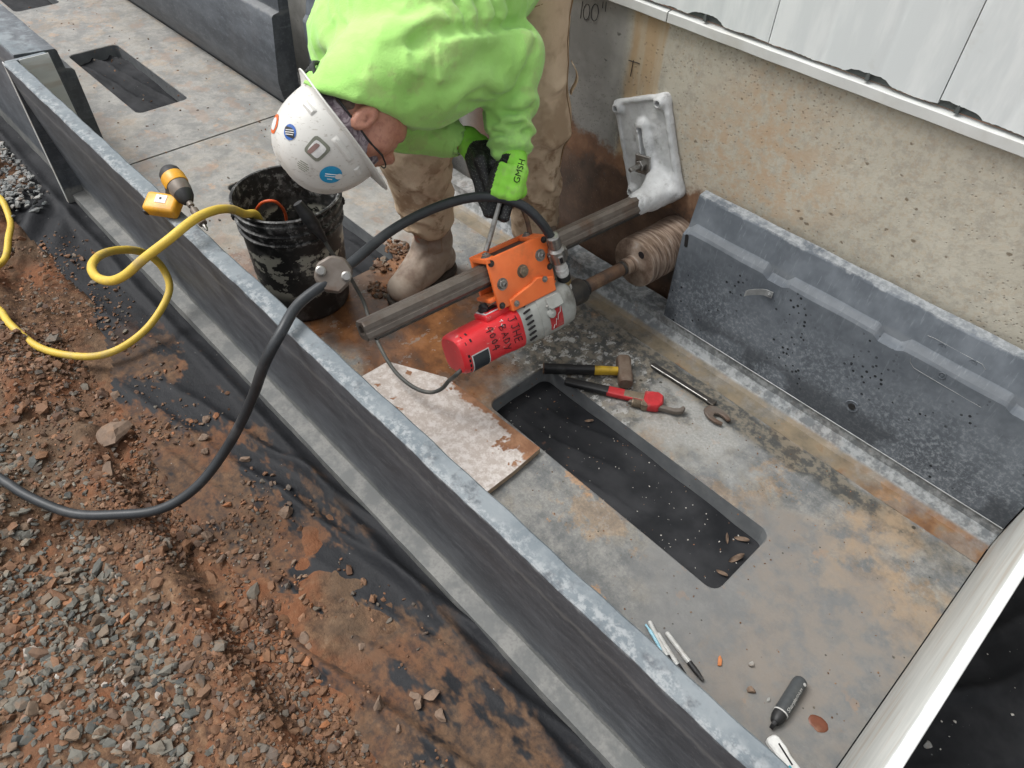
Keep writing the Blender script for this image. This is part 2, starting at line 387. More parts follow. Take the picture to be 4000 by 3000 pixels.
rc = n.mix(n.ma('MULTIPLY', n.st(.6, .64, n.noise(9, 4, .5, n.scale(P, (1, 1, 1), (2, 2, 2)))), .6), rc, (.15, .175, .19))
c = n.mix(rim, c, rc)
c = n.mix(n.mul(n.st(.372, .385, n.ma('ADD', x[2], n.ma('MULTIPLY', n.ma('SUBTRACT', n.noise(40, 4), .5), .03))), n.st(.40, .385, x[2]), .35), c, (.24, .24, .23))
low = n.st(.012, -.008, edge); lc = n.mix(n.st(.4, .6, n.noise(12, 7, .68)), (.135, .14, .137), (.215, .214, .202)); lc = n.mix(n.ma('MULTIPLY', n.st(.45, .7, n.noise(160, 3)), .5), lc, (.13, .13, .125))
c = n.mix(n.mul(low, n.st(.7, .6, x[1])), c, lc)
n.col(c); n.rough(n.fmix(rim, .5, .7)); n.bump(n.noise(50, 3, .7), .25, .002)
M['twall'] = n.m
M['holewall'] = simple('opening_edge', (.20, .21, .215), .6, dirt=(.30, .295, .28), sc=14, amt=.5, c2=(.14, .15, .158), coord='pos')
M['seamgrey'] = simple('dull_aluminium', (.30, .31, .31), .5, .3, sc=60)
# --- far panel: blue-grey with pale frosting and pits
n = NB('trough_panel', .72, spec=.25); x = n.xyz(); P = n.pos()
st = n.noise(6, 8, .7); grad = n.st(.36, .08, n.ma('ADD', x[2], n.ma('MULTIPLY', n.ma('SUBTRACT', n.noise(5, 5), .5), .25)))
c = n.mix(n.st(.35, .7, st), (.085, .097, .112), (.145, .162, .182))
frost = n.mul(grad, n.st(.44, .7, n.noise(85, 5, .75)))
c = n.mix(n.ma('MULTIPLY', frost, .65), c, (.33, .36, .385))
c = n.mix(n.ma('MULTIPLY', n.st(.55, .75, n.noise(40, 6, .75, n.scale(P, (3.5, 1, .5)))), .4), c, (.24, .265, .285))
dk = n.mul(n.st(.48, .56, n.noise(4.2, 3, .5, n.scale(P, (1, 1, 1.6), (3.35, 0, .2)))), n.st(.16, .10, x[2])); c = n.mix(n.ma('MULTIPLY', dk, .75), c, (.05, .056, .064))
pit = n.mul(n.st(.30, .23, n.voro(72)), n.ma('GREATER_THAN', n.voro(72, out='Color'), .52), n.st(.50, .58, n.noise(7, 3)), n.st(.37, .35, x[2]))
c = n.mix(pit, c, (.012, .014, .016))
edge = n.ma('ADD', x[2], n.ma('MULTIPLY', n.ma('SUBTRACT', n.noise(30, 6, .7), .5), .03)); rim = n.st(.452, .460, edge)
c = n.mix(rim, c, n.mix(n.st(.4, .6, n.noise(70, 5, .7)), (.19, .205, .215), (.27, .285, .295)))
sh = n.mul(n.st(.352, .372, edge), n.st(.388, .375, x[2])); c = n.mix(n.ma('MULTIPLY', sh, .2), c, (.22, .225, .225))
n.col(c); n.bump(n.noise(70, 3, .75), .25, .002); M['panel'] = n.m
# --- pale end panel
n = NB('end_panel', .5); x = n.xyz(); c = n.mix(n.st(.4, .65, n.noise(5, 7, .6, n.scale(n.pos(), (1, 1, 5)))), (.56, .57, .545), (.64, .645, .615))
c = n.mix(n.ma('MULTIPLY', n.st(.5, .68, n.noise(4, 6, .6, n.scale(n.pos(), (1, 1, 6), (2, 1, 0)))), .45), c, (.42, .33, .25)); top = n.st(.448, .457, n.ma('ADD', x[2], n.ma('MULTIPLY', n.ma('SUBTRACT', n.noise(35, 5), .5), .012)))
c = n.mix(top, c, n.mix(n.st(.45, .6, n.noise(14, 6, .7)), (.62, .635, .62), (.70, .71, .70))); n.col(c); n.bump(n.noise(30, 6, .65), .12, .003); M['endp'] = n.m
# --- concrete foundation wall
n = NB('foundation_concrete', .8); x = n.xyz(); P = n.pos()
b1 = n.noise(3, 7, .62); c = n.mix(n.st(.35, .7, b1), (.43, .40, .325), (.50, .47, .39)); c = n.mix(n.ma('MULTIPLY', n.st(.42, .66, n.noise(50, 5, .7)), .5), c, (.28, .255, .215))
c = n.mix(n.ma('MULTIPLY', n.st(.45, .75, n.noise(170, 4, .75)), .45), c, (.47, .445, .385))
ob = n.mul(n.st(.95, .25, n.ma('ADD', n.ma('ABSOLUTE', n.ma('MULTIPLY', n.ma('ADD', x[0], .78), 2.6)), n.ma('ABSOLUTE', n.ma('MULTIPLY', n.ma('SUBTRACT', x[2], .56), 1.9)))), n.st(.38, .62, n.noise(26, 15, .75)))
c = n.mix(n.ma('MULTIPLY', ob, .55), c, n.mix(n.st(.4, .6, n.noise(50, 5, .7)), (.40, .23, .11), (.48, .32, .18)))
ob2 = n.mul(n.st(.51, .57, n.noise(75, 14, .75, n.scale(P, (1, 1, 1), (4, 1, 8)))), n.st(-1.2, -1.0, x[0]), n.st(.36, .56, n.noise(4, 4, .6, n.scale(P, (1, 1, 1), (8, 1, 2))))); c = n.mix(n.ma('MULTIPLY', ob2, .22), c, (.40, .275, .16))
wx = n.ma('ADD', x[0], n.ma('MULTIPLY', n.ma('SUBTRACT', n.noise(9, 5, .6, n.scale(P, (1, 1, .35))), .5), .09))
grey = n.st(-1.215, -1.255, wx); c = n.mix(n.ma('MULTIPLY', grey, .9), c, n.mix(n.st(.4, .65, n.noise(6, 6, .6)), (.205, .205, .195), (.30, .297, .28)))
strk = n.mul(n.st(-1.235, -1.215, wx), n.st(-1.105, -1.125, wx)); c = n.mix(n.ma('MULTIPLY', strk, .8), c, n.mix(n.st(.4, .65, n.noise(12, 5, .6, n.scale(P, (3, 1, .3)))), (.42, .285, .15), (.44, .35, .235)))
dst = n.mul(n.mx(n.mul(n.st(-1.27, -1.235, wx), n.st(-1.205, -1.225, wx)), n.mul(n.st(-1.115, -1.10, wx), n.st(-1.08, -1.095, wx))), n.st(.82, .5, n.ma('ADD', x[2], n.ma('MULTIPLY', n.noise(14, 5), .12))), n.st(.3, .55, n.noise(25, 6, .75, n.scale(P, (1, 1, .6)))))
c = n.mix(n.ma('MULTIPLY', dst, .8), c, (.10, .10, .088))
zz = n.ma('ADD', x[2], n.ma('MULTIPLY', n.ma('SUBTRACT', n.noise(10, 7, .66), .5), .22)); lft = n.mul(n.st(-.86, -.93, x[0]), n.st(-1.95, -1.78, x[0]))
mud = n.mul(n.st(.44, .40, zz), lft); c = n.mix(n.ma('MULTIPLY', mud, .95), c, n.ramp(n.noise(15, 7, .68), [(.3, (.10, .052, .03)), (.55, (.19, .095, .05)), (.75, (.26, .15, .085))]))
mud2 = n.mul(n.st(.37, .33, zz), lft); wetc = n.ramp(n.noise(9, 7, .7), [(.35, (.055, .038, .029)), (.55, (.10, .062, .043)), (.75, (.16, .10, .065))]); c = n.mix(mud2, c, wetc)
pv = n.scale(P, (1, 1, 1)); pv2 = n.voro(115, pv); pc = n.voro(115, pv, out='Color')
pit = n.mul(n.st(.38, .25, n.ma('ADD', pv2, n.ma('MULTIPLY', n.noise(120, 2), .12))), n.ma('GREATER_THAN', pc, .52))
pvb = n.voro(40, n.scale(P, (.8, 1, 1.25))); pit2 = n.mul(n.st(.27, .17, n.ma('ADD', pvb, n.ma('MULTIPLY', n.ma('SUBTRACT', n.noise(90, 2), .5), .5))), n.ma('GREATER_THAN', n.voro(40, n.scale(P, (.8, 1, 1.25)), out='Color'), .66))
pt = n.mx(n.ma('MULTIPLY', pit, .4), pit2); c = n.mix(n.ma('MULTIPLY', pt, .8), c, n.mix(n.st(-1.25, -1.1, x[0]), (.07, .07, .062), (.13, .095, .06)))
n.col(c); n.rough(n.fmix(mud2, .85, .38)); n.bump(n.ma('SUBTRACT', n.ma('MULTIPLY', n.noise(90, 3, .75), .5), pit), .5, .004); M['concrete'] = n.m
# --- soil, fabric, stones
def soilcol(n):
    a = n.noise(5, 8, .7); b = n.noise(38, 6, .72); d = n.noise(2.2, 5, .6, n.scale(n.pos(), (1, 1, 1), (7, 3, 0)))
    c = n.ramp(b, [(.28, (.040, .025, .018)), (.45, (.095, .054, .033)), (.6, (.155, .09, .052)), (.78, (.23, .15, .095))])
    c = n.mix(n.ma('MULTIPLY', n.st(.46, .62, a), .65), c, (.195, .075, .034)); c = n.mix(n.ma('MULTIPLY', n.st(.5, .64, d), .6), c, (.115, .082, .056))
    return n.mix(n.ma('MULTIPLY', n.st(.6, .7, n.noise(17, 6, .7)), .6), c, (.055, .036, .027)), b
n = NB('soil', .92, spec=.2); c, b = soilcol(n); n.col(c); n.bump(n.noise(45, 4, .8), .9, .006); M['soil'] = n.m
n = NB('landscape_fabric', .75, spec=.2); x = n.xyz(); P = n.pos(); wv = n.noise(600, 2, .5); c0 = n.mix(n.noise(9, 5), (.008, .009, .011), (.024, .025, .028)); c, b = soilcol(n)
c = n.mix(.35, c, (.145, .09, .055))
mk = n.ma('ADD', n.noise(6.2, 8, .66, n.scale(P, (.8, 1.5, 1), (1, 2, 0), (0, 0, .2))), n.ma('MULTIPLY', n.st(.42, .2, x[1]), .13)); mk = n.ma('ADD', mk, n.ma('MULTIPLY', n.st(-1.4, -.2, x[0]), .05))
mm = n.mul(n.st(-2.15, -1.75, x[0]), n.st(.53, .60, mk), n.st(.465, .41, n.ma('ADD', x[1], n.ma('MULTIPLY', n.ma('SUBTRACT', n.noise(8, 5), .5), .12))), n.fmix(n.st(.3, .62, n.noise(45, 5, .72)), .35, 1.))
c = n.mix(n.ma('MULTIPLY', mm, .92), c0, c); sp = n.mul(n.st(.16, .1, n.voro(110)), n.ma('GREATER_THAN', n.voro(110, out='Color'), .88)); c = n.mix(n.ma('MULTIPLY', sp, .8), c, (.38, .37, .35))
n.col(c); n.rough(n.fmix(mm, .62, .9)); n.bump(n.noise(55, 4, .75), .45, .004); M['fabric'] = n.m
n = NB('clean_fabric', .72, spec=.22); P = n.pos(); c = n.mix(n.st(.35, .7, n.noise(7, 6)), (.010, .011, .013), (.03, .031, .034))
sp = n.mul(n.st(.22, .12, n.voro(95)), n.ma('GREATER_THAN', n.voro(95, out='Color'), .88), n.st(.52, .62, n.noise(9, 4))); sp2 = n.mul(n.st(.2, .12, n.voro(240)), n.ma('GREATER_THAN', n.voro(240, out='Color'), .90), n.st(.45, .6, n.noise(9, 4)))
c = n.mix(n.ma('MULTIPLY', n.mx(sp, sp2), .75), c, (.42, .42, .41)); c = n.mix(n.ma('MULTIPLY', n.st(.66, .72, n.noise(8, 6, .7)), .6), c, (.15, .07, .045))
n.col(c); n.bump(n.ma('ADD', n.noise(25, 5), n.ma('MULTIPLY', n.noise(500, 2), .15)), .4, .003); M['fabric2'] = n.m
def stone(name, st, spec=.3):
    n = NB(name, .75, spec=spec); v = n.pos(); c = n.ramp(n.isl(), st); c = n.mix(n.ma('MULTIPLY', n.st(.4, .7, n.noise(70, 5, .7)), .5), c, n.mix(.55, c, (.02, .018, .016)))
    c = n.mix(n.ma('MULTIPLY', n.st(.5, .7, n.noise(30, 5, .7)), .55), c, (.22, .13, .075)); n.col(c); return n.m
M['gravel'] = stone('gravel_stone', [(0, (.07, .074, .07)), (.25, (.125, .125, .11)), (.45, (.17, .158, .13)), (.6, (.10, .098, .086)), (.74, (.21, .195, .16)), (.88, (.165, .11, .072)), (.96, (.22, .105, .055)), (1, (.42, .40, .36))])
M['clod'] = stone('clod', [(0, (.075, .042, .028)), (.3, (.14, .072, .04)), (.55, (.19, .098, .052)), (.7, (.10, .085, .072)), (.84, (.16, .14, .112)), (.93, (.30, .12, .05)), (1, (.23, .175, .125))])
M['greystone'] = stone('grey_stone', [(0, (.10, .11, .11)), (.5, (.19, .195, .19)), (1, (.32, .32, .30))])
# --- board
n = NB('muddy_board', .8); P = n.obj(); c = n.mix(n.st(.35, .65, n.noise(14, 14, .7, P)), (.20, .095, .05), (.34, .18, .10))
d = n.mul(n.st(.42, .49, n.ma('ADD', n.noise(9, 14, .7, P), n.ma('MULTIPLY', n.ma('SUBTRACT', n.xyz(P)[1], .075), -4.5))), n.st(.37, .40, n.noise(9, 7, .72, n.scale(P, (1, 1, 1), (3, 3, 0))))); wc = n.mix(n.st(.42, .62, n.noise(45, 14, .8, P)), (.44, .385, .345), (.60, .56, .53))
c = n.mix(d, c, wc); n.col(c); n.bump(n.ma('ADD', n.ma('MULTIPLY', d, .8), n.noise(60, 6, .75)), .5, .002); M['board'] = n.m
M['boardedge'] = simple('board_edge', (.40, .30, .21), .8, dirt=(.2, .11, .06), sc=60)
# --- drill
M['orange'] = simple('orange_paint', (.93, .21, .055), .36, dirt=(.30, .10, .04), sc=26, amt=.35, c2=(.88, .18, .045), spec=.5)
n = NB('red_plastic', .36, spec=.5); v = n.obj(); c = n.mix(n.st(.4, .6, n.noise(9, 5, .6, v)), (.68, .026, .034), (.74, .042, .050)); c = n.mix(n.ma('MULTIPLY', n.st(.64, .68, n.noise(34, 6, .7, n.scale(v, (1, 1, 2.5)))), .55), c, (.62, .33, .29)); c = n.mix(n.ma('MULTIPLY', n.st(.6, .75, n.noise(15, 6, .7, v)), .3), c, (.2, .05, .04)); n.col(c); n.bump(n.noise(300, 2, .5, v), .06, .001); M['red'] = n.m
M['motor'] = simple('grey_cast_housing', (.40, .41, .385), .45, dirt=(.13, .12, .10), sc=30, amt=.7, c2=(.33, .335, .31), spec=.5)
M['dkmetal'] = simple('dark_steel', (.075, .072, .068), .42, .6, dirt=(.16, .13, .10), sc=40, amt=.5)
M['steel'] = simple('worn_steel', (.36, .35, .33), .36, .85, dirt=(.09, .075, .06), sc=70, amt=.6)
M['column'] = simple('column_steel', (.185, .16, .138), .5, .35, dirt=(.12, .072, .048), sc=22, amt=.85, c2=(.13, .108, .09))
M['black'] = simple('black_rubber', (.018, .018, .019), .5, dirt=(.07, .066, .06), sc=25, amt=.5, bump=.1)
M['blackdusty'] = simple('dusty_black_plastic', (.022, .022, .023), .5, dirt=(.16, .155, .15), sc=18, amt=.5)
M['hose'] = simple('hose_rubber', (.030, .034, .038), .42, dirt=(.10, .10, .10), sc=14, amt=.6, c2=(.022, .025, .028))
M['grey_cable'] = simple('grey_cable', (.085, .088, .082), .5, dirt=(.18, .17, .15), sc=30)
n = NB('core_bit_steel', .42, .45); v = n.obj(); c = n.ramp(n.noise(16, 6, .65, n.scale(v, (1, 7, 1))), [(.3, (.09, .065, .05)), (.45, (.22, .155, .115)), (.58, (.36, .28, .22)), (.72, (.48, .42, .37))]); n.col(c); n.bump(n.noise(40, 5, .7, v), .25, .002); M['bit'] = n.m
M['rusty'] = simple('rusty_steel', (.16, .095, .06), .6, .3, dirt=(.33, .22, .13), sc=34, amt=.7, c2=(.085, .058, .045))
n = NB('white_cast_iron', .6); v = n.obj(); c = n.mix(n.st(.35, .7, n.noise(9, 7, .66, v)), (.46, .47, .47), (.62, .63, .63)); c = n.mix(n.ma('MULTIPLY', n.st(.58, .72, n.noise(24, 7, .72, v)), .5), c, (.18, .175, .165)); c = n.mix(n.ma('MULTIPLY', n.st(.5, .75, n.noise(90, 4, .7, v)), .3), c, (.27, .265, .25)); n.col(c); n.bump(n.noise(60, 6, .7, v), .3, .003); M['cast'] = n.m
M['brass'] = simple('brass', (.42, .31, .15), .4, .8, dirt=(.13, .10, .07), sc=60)
M['ink'] = simple('black_ink', (.015, .012, .014), .6, bump=0)
M['white'] = simple('white_paint', (.70, .70, .68), .5, dirt=(.3, .28, .25), sc=40, amt=.4)
M['label'] = simple('dark_label', (.035, .042, .05), .35, dirt=(.14, .14, .14), sc=30, amt=.4)
M['yellow'] = simple('yellow_plastic', (.74, .36, .02), .38, dirt=(.28, .15, .04), sc=26, amt=.5, spec=.5)
M['hoseyellow'] = simple('yellow_rubber', (.58, .40, .055), .5, dirt=(.34, .27, .16), sc=22, amt=.75, c2=(.66, .47, .07))
M['orangecord'] = simple('orange_cord', (.66, .10, .025), .45, dirt=(.25, .07, .03), sc=40)
M['wood_yellow'] = simple('yellow_handle', (.56, .36, .03), .5, dirt=(.12, .08, .04), sc=45, amt=.7)
M['toolred'] = simple('red_tool_paint', (.48, .03, .035), .5, dirt=(.34, .24, .2), sc=42, amt=.6)
M['irontan'] = simple('dull_iron', (.25, .20, .145), .5, .5, dirt=(.09, .07, .05), sc=50)
M['hammer'] = simple('hammer_head', (.165, .115, .085), .55, .35, dirt=(.07, .045, .035), sc=46, amt=.7, c2=(.22, .17, .13))
M['penbody'] = simple('silver_pen', (.52, .52, .50), .42, dirt=(.33, .30, .27), sc=60, amt=.4, bump=0)
M['penblue'] = simple('blue_clip', (.30, .55, .66), .3, bump=0)
M['teal'] = simple('teal_label', (.02, .32, .40), .45, bump=0)
M['markgrey'] = simple('charcoal_marker', (.060, .066, .070), .42, dirt=(.14, .14, .13), sc=40, amt=.3, bump=0)
n = NB('bucket_side', .45); x = n.xyz(); v = n.pos(); pr = n.mul(n.st(.50, .535, n.noise(13, 8, .72, n.scale(v, (1, 1, 1.3)))), n.st(.26, .24, x[2]), n.st(.08, .12, x[2])); c = n.mix(n.ma('MULTIPLY', n.st(.48, .66, n.noise(16, 6, .7)), .8), (.018, .018, .018), (.10, .098, .095)); c = n.mix(n.mul(n.st(.27, .29, x[2]), n.st(.5, .68, n.noise(50, 5, .75)), .7), c, (.30, .30, .29)); c = n.mix(pr, c, n.mix(n.noise(40, 5), (.36, .36, .30), (.46, .45, .385))); n.col(c); n.bump(n.noise(45, 5), .15, .002); M['bucket'] = n.m
M['siding'] = NB('white_siding', .45).m
n = NB('white_metal_siding', .42); v = n.pos(); c = n.mix(n.st(.4, .65, n.noise(7, 7, .65, n.scale(v, (3, 1, .6)))), (.62, .655, .655), (.70, .73, .725)); c = n.mix(n.ma('MULTIPLY', n.st(.6, .72, n.noise(11, 6, .7)), .25), c, (.47, .46, .42)); n.col(c); n.bump(n.noise(90, 4), .06, .003); M['siding'] = n.m
M['flash'] = simple('white_flashing', (.52, .53, .51), .45, dirt=(.40, .38, .33), sc=12, amt=.5, c2=(.58, .59, .57), coord='pos')
M['gapdark'] = simple('gap_grey', (.10, .112, .108), .8)
# --- worker
n = NB('lime_fleece', .9, spec=.15); v = n.pos(); c = n.mix(n.st(.35, .7, n.noise(5, 5, .6)), (.36, .70, .17), (.43, .76, .22)); c = n.mix(n.ma('MULTIPLY', n.st(.53, .64, n.noise(9, 14, .70)), .45), c, (.40, .52, .20)); x = n.xyz()
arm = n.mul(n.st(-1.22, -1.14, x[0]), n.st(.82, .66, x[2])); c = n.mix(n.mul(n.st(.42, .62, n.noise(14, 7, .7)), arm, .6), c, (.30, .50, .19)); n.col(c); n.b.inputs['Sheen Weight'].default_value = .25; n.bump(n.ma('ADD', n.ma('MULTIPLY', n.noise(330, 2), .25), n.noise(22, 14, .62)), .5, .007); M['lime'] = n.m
n = NB('tan_canvas', .88, spec=.15); x = n.xyz(); c = n.mix(n.st(.35, .7, n.noise(6, 6, .62)), (.60, .46, .32), (.70, .555, .40)); c = n.mix(n.ma('MULTIPLY', n.st(.48, .66, n.noise(5.5, 7, .68, n.scale(n.pos(), (1, 1, 1), (2, 0, 5)))), .6), c, (.27, .18, .11)); c = n.mix(n.mul(n.st(.5, .62, n.noise(13, 7, .7)), n.st(.62, .4, x[2]), .6), c, (.22, .12, .06)); c = n.mix(n.mul(n.st(.18, .12, n.voro(55)), n.ma('GREATER_THAN', n.voro(55, out='Color'), .9), .7), c, (.06, .04, .028)); n.col(c); n.bump(n.ma('ADD', n.ma('MULTIPLY', n.noise(420, 2), .2), n.noise(24, 14, .65)), .55, .007); M['tan'] = n.m
M['stitch'] = simple('tan_stitching', (.30, .19, .10), .9, bump=0)
n = NB('boot_leather', .62); x = n.xyz(); c = n.mix(n.st(.35, .65, n.noise(12, 6, .65)), (.17, .115, .083), (.25, .175, .13)); c = n.mix(n.mul(n.st(.3, .6, n.noise(10, 7, .7)), n.st(.30, .05, x[2]), .9), c, (.47, .39, .315)); n.col(c); n.bump(n.noise(60, 5), .25, .002); M['leather'] = n.m
M['sole'] = simple('boot_sole', (.06, .05, .042), .8, dirt=(.3, .22, .15), sc=30, amt=.7)
n = NB('skin', .48, spec=.4); x = n.noise(14, 5, .6); c = n.mix(n.st(.3, .7, x), (.40, .175, .115), (.50, .25, .175)); c = n.mix(n.ma('MULTIPLY', n.st(.46, .62, n.noise(60, 14, .75)), .4), c, (.27, .10, .07)); n.col(c); n.b.inputs['Subsurface Weight'].default_value = .12; n.b.inputs['Subsurface Radius'].default_value = (.01, .004, .002); n.bump(n.noise(220, 4, .6), .2, .001); M['skin'] = n.m
M['beard'] = simple('short_hair', (.13, .095, .075), .85, sc=160, c2=(.20, .15, .12), bump=.4)
n = NB('patterned_bandana', .9); c = n.ramp(n.noise(48, 4, .7, dist=1.), [(.38, (.10, .075, .092)), (.5, (.19, .15, .172)), (.6, (.32, .275, .295))]); n.col(c); n.bump(n.noise(70, 4), .3, .003); M['bandana'] = n.m
n = NB('white_hard_hat', .36, spec=.5); v = n.pos(); c = n.mix(n.st(.35, .7, n.noise(7, 6, .6)), (.56, .555, .52), (.68, .675, .64)); c = n.mix(n.mul(n.st(.60, .66, n.noise(60, 6, .75, n.scale(v, (1, 1, 3)))), .55), c, (.30, .27, .22)); c = n.mix(n.ma('MULTIPLY', n.st(.55, .75, n.noise(14, 7, .7)), .4), c, (.47, .40, .28)); n.col(c); n.bump(n.noise(120, 4), .05, .002); M['hat'] = n.m
M['strap'] = simple('grey_strap', (.15, .165, .16), .7, sc=60)
M['darkstrap'] = simple('dark_strap', (.035, .037, .038), .7, sc=60)
n = NB('lime_glove', .85, spec=.2); c = n.mix(n.st(.35, .7, n.noise(20, 5, .6)), (.26, .66, .07), (.33, .74, .10)); c = n.mix(n.ma('MULTIPLY', n.st(.5, .7, n.noise(30, 6, .7)), .5), c, (.30, .46, .15)); n.col(c); n.bump(n.noise(500, 2), .2, .001); M['glove'] = n.m
n = NB('black_grip_palm', .5); d = n.st(.32, .2, n.voro(190, rnd=.12)); n.col(n.mix(n.ma('MULTIPLY', d, .55), (.016, .016, .017), (.20, .21, .19))); M['palm'] = n.m
for k, cc in dict(st_blue=(.02, .30, .55), st_navy=(.03, .12, .42), st_olive=(.19, .20, .155), st_white=(.72, .72, .70), st_black=(.02, .02, .022), st_orange=(.78, .15, .03), st_brown=(.27, .17, .15)).items(): M[k] = simple('sticker_' + k[3:], cc, .4, dirt=tuple(.6 * q + .12 for q in cc), sc=60, amt=.4, bump=0)
M['flake'] = simple('pale_flake', (.50, .48, .44), .7, sc=80)
M['leaf'] = simple('dead_leaf', (.10, .065, .045), .8, sc=60, c2=(.17, .12, .085))
M['rustsplat'] = simple('rusty_smear', (.15, .05, .026), .4, dirt=(.26, .13, .07), sc=50, amt=.6)
M['terracotta'] = simple('terracotta_shard', (.52, .19, .07), .8, sc=60)
# ------------------------------------------------------------------ ground
def ground_h(x, y):
    x = np.asarray(x, float); y = np.asarray(y, float)
    h = -.075 + .014 * fbm(x, y, 0, 2.3, 4, 3) + .010 * fbm(x, y, 0, 11, 3, 8)
    h += .035 * sstep(.16, .05, y) * (1 - .6 * sstep(-.03, -.10, y))
    yr = .015 + .05 * fbm(x, y * 0, 0, 1.6, 2, 21) + .045 * np.clip(x + 1.0, -1, .6) * -.3
    h += .030 * np.exp(-((y - yr) / .035) ** 2) * sstep(-2.2, -1.3, x) - .028 * np.exp(-((y - yr - .06) / .03) ** 2) * sstep(-2.2, -1.3, x)
    brown = sstep(-1.15, -1.6, x) * sstep(.16, .08, y)
    h += brown * (.045 * np.clip(fbm(x, y, 0, 5.5, 4, 31), -.6, 1) + .012 * fbm(x, y, 0, 26, 2, 37))
    h += .03 * sstep(-.08, -.25, y)
    return h
def fabric_h(x, y):
    x = np.asarray(x, float); y = np.asarray(y, float)
    v = y - .20 * (x + .8) + .03 * fbm(x, y, 0, 2.5, 2, 5)
    h = -.058 + .012 * fbm(x, y, 0, 3.2, 3, 11) + .003 * fbm(x, y, 0, 18, 2, 13)
    for vi, wd, a, sd in ((.26, .012, .020, 1), (.34, .010, .012, 2), (.17, .014, .016, 3), (.42, .012, .014, 4), (.08, .012, .012, 6), (.50, .012, .016, 7), (.58, .014, .012, 8)):
        h += a * np.exp(-((v - vi) / wd) ** 2) * np.clip(.5 + 1.2 * fbm(x, y * 0, 0, 1.3, 2, 40 + sd), 0, 1.3)
    h += .022 * np.exp(-((y - .436 - .008 * fbm(x, y * 0, 0, 2, 2, 9)) / .016) ** 2) * np.clip(.8 + .6 * fbm(x, y * 0, 0, 1.1, 2, 15), .2, 1.4)
    h += .018 * np.exp(-(((x + 2.85) / .22) ** 2)) * sstep(.5, .3, y) * (1 + .9 * np.sin((x * .8 + y) * 42))
    return h
def grid(x0, x1, y0, y1, d, H):
    nx, ny = int((x1 - x0) / d) + 1, int((y1 - y0) / d) + 1
    gx, gy = np.meshgrid(np.linspace(x0, x1, nx), np.linspace(y0, y1, ny), indexing='ij'); gz = H(gx, gy)
    i = np.arange(nx * ny).reshape(nx, ny); q = np.stack([i[:-1, :-1], i[1:, :-1], i[1:, 1:], i[:-1, 1:]], -1).reshape(-1, 4)
    return np.stack([gx, gy, gz], -1).reshape(-1, 3), q
# one sheet: a fine patch by the camera stretched into a coarse far field
def stretch(a, lo, hi, far):
    return a
nx = np.concatenate([[-60, -30, -14, -8], np.arange(-4.6, .9, .0095), [1.5, 3, 8, 20, 60]]); ny = np.concatenate([[-60, -25, -9, -3, -1.4], np.arange(-.75, .47, .0085), [.6, 1.2, 2.2, 8, 60]])
gx, gy = np.meshgrid(nx, ny, indexing='ij'); gz = ground_h(gx, gy); gz = np.where(gy > .47, -.16, gz); gz = np.where(gx > .55, gz - .05, gz); far = (np.abs(gx) > 5) | (gy < -1); gz = np.where(far, -.08, gz)
ii = np.arange(gx.size).reshape(gx.shape); q = np.stack([ii[:-1, :-1], ii[1:, :-1], ii[1:, 1:], ii[:-1, 1:]], -1).reshape(-1, 4)
me = npmesh(np.stack([gx, gy, gz], -1).reshape(-1, 3), quads=q); tag(obj('ground', me, M['soil'], smooth=True), 'reddish brown bare soil beside the trough', kind='structure')

def sheet(name, x0, x1, y0, y1, d, H, m, label, ragged=None):
    v, q = grid(x0, x1, y0, y1, d, H)
    if ragged is not None:
        keep = ragged(v[:, 0], v[:, 1]); q = q[keep[q].all(1)]
    me = npmesh(v, quads=q); return tag(obj(name, me, m, smooth=True), label, 'fabric')
sheet('landscape_fabric', -5.2, .34, .02, .52, .0085, fabric_h, M['fabric'], 'mud-smeared black landscape fabric along the outside of the near trough wall',
      lambda x, y: (y > .148 + .018 * fbm(x, y * 0, 0, 7, 3, 51) + .13 * sstep(-1.6, -2.2, x)) & ((x > -3.02) | (y > .40)))
def under_h(x, y): return -.060 + .014 * fbm(x, y, 0, 4, 3, 61) + .022 * np.exp(-((np.mod(y - .16 * x + .03 * fbm(x, y, 0, 4, 2, 66), .085) - .04) / .010) ** 2) * np.clip(fbm(x, y, 0, 2, 2, 70) + .3, 0, 1)
sheet('landscape_fabric', -5.4, .17, .60, 1.56, .011, under_h, M['fabric2'], 'clean black landscape fabric seen through the trough floor openings')
def right_h(x, y): return -.10 + .02 * fbm(x, y, 0, 4, 3, 81) + .045 * np.exp(-((np.mod(.5 * y - x + .06 * fbm(x, y, 0, 3, 2, 66), .13) - .06) / .016) ** 2) * np.clip(.4 + fbm(x, y, 0, 3, 2, 88), .1, 1)
sheet('landscape_fabric', .19, 1.6, .35, 1.72, .012, right_h, M['fabric2'], 'creased black landscape fabric beyond the pale end panel')

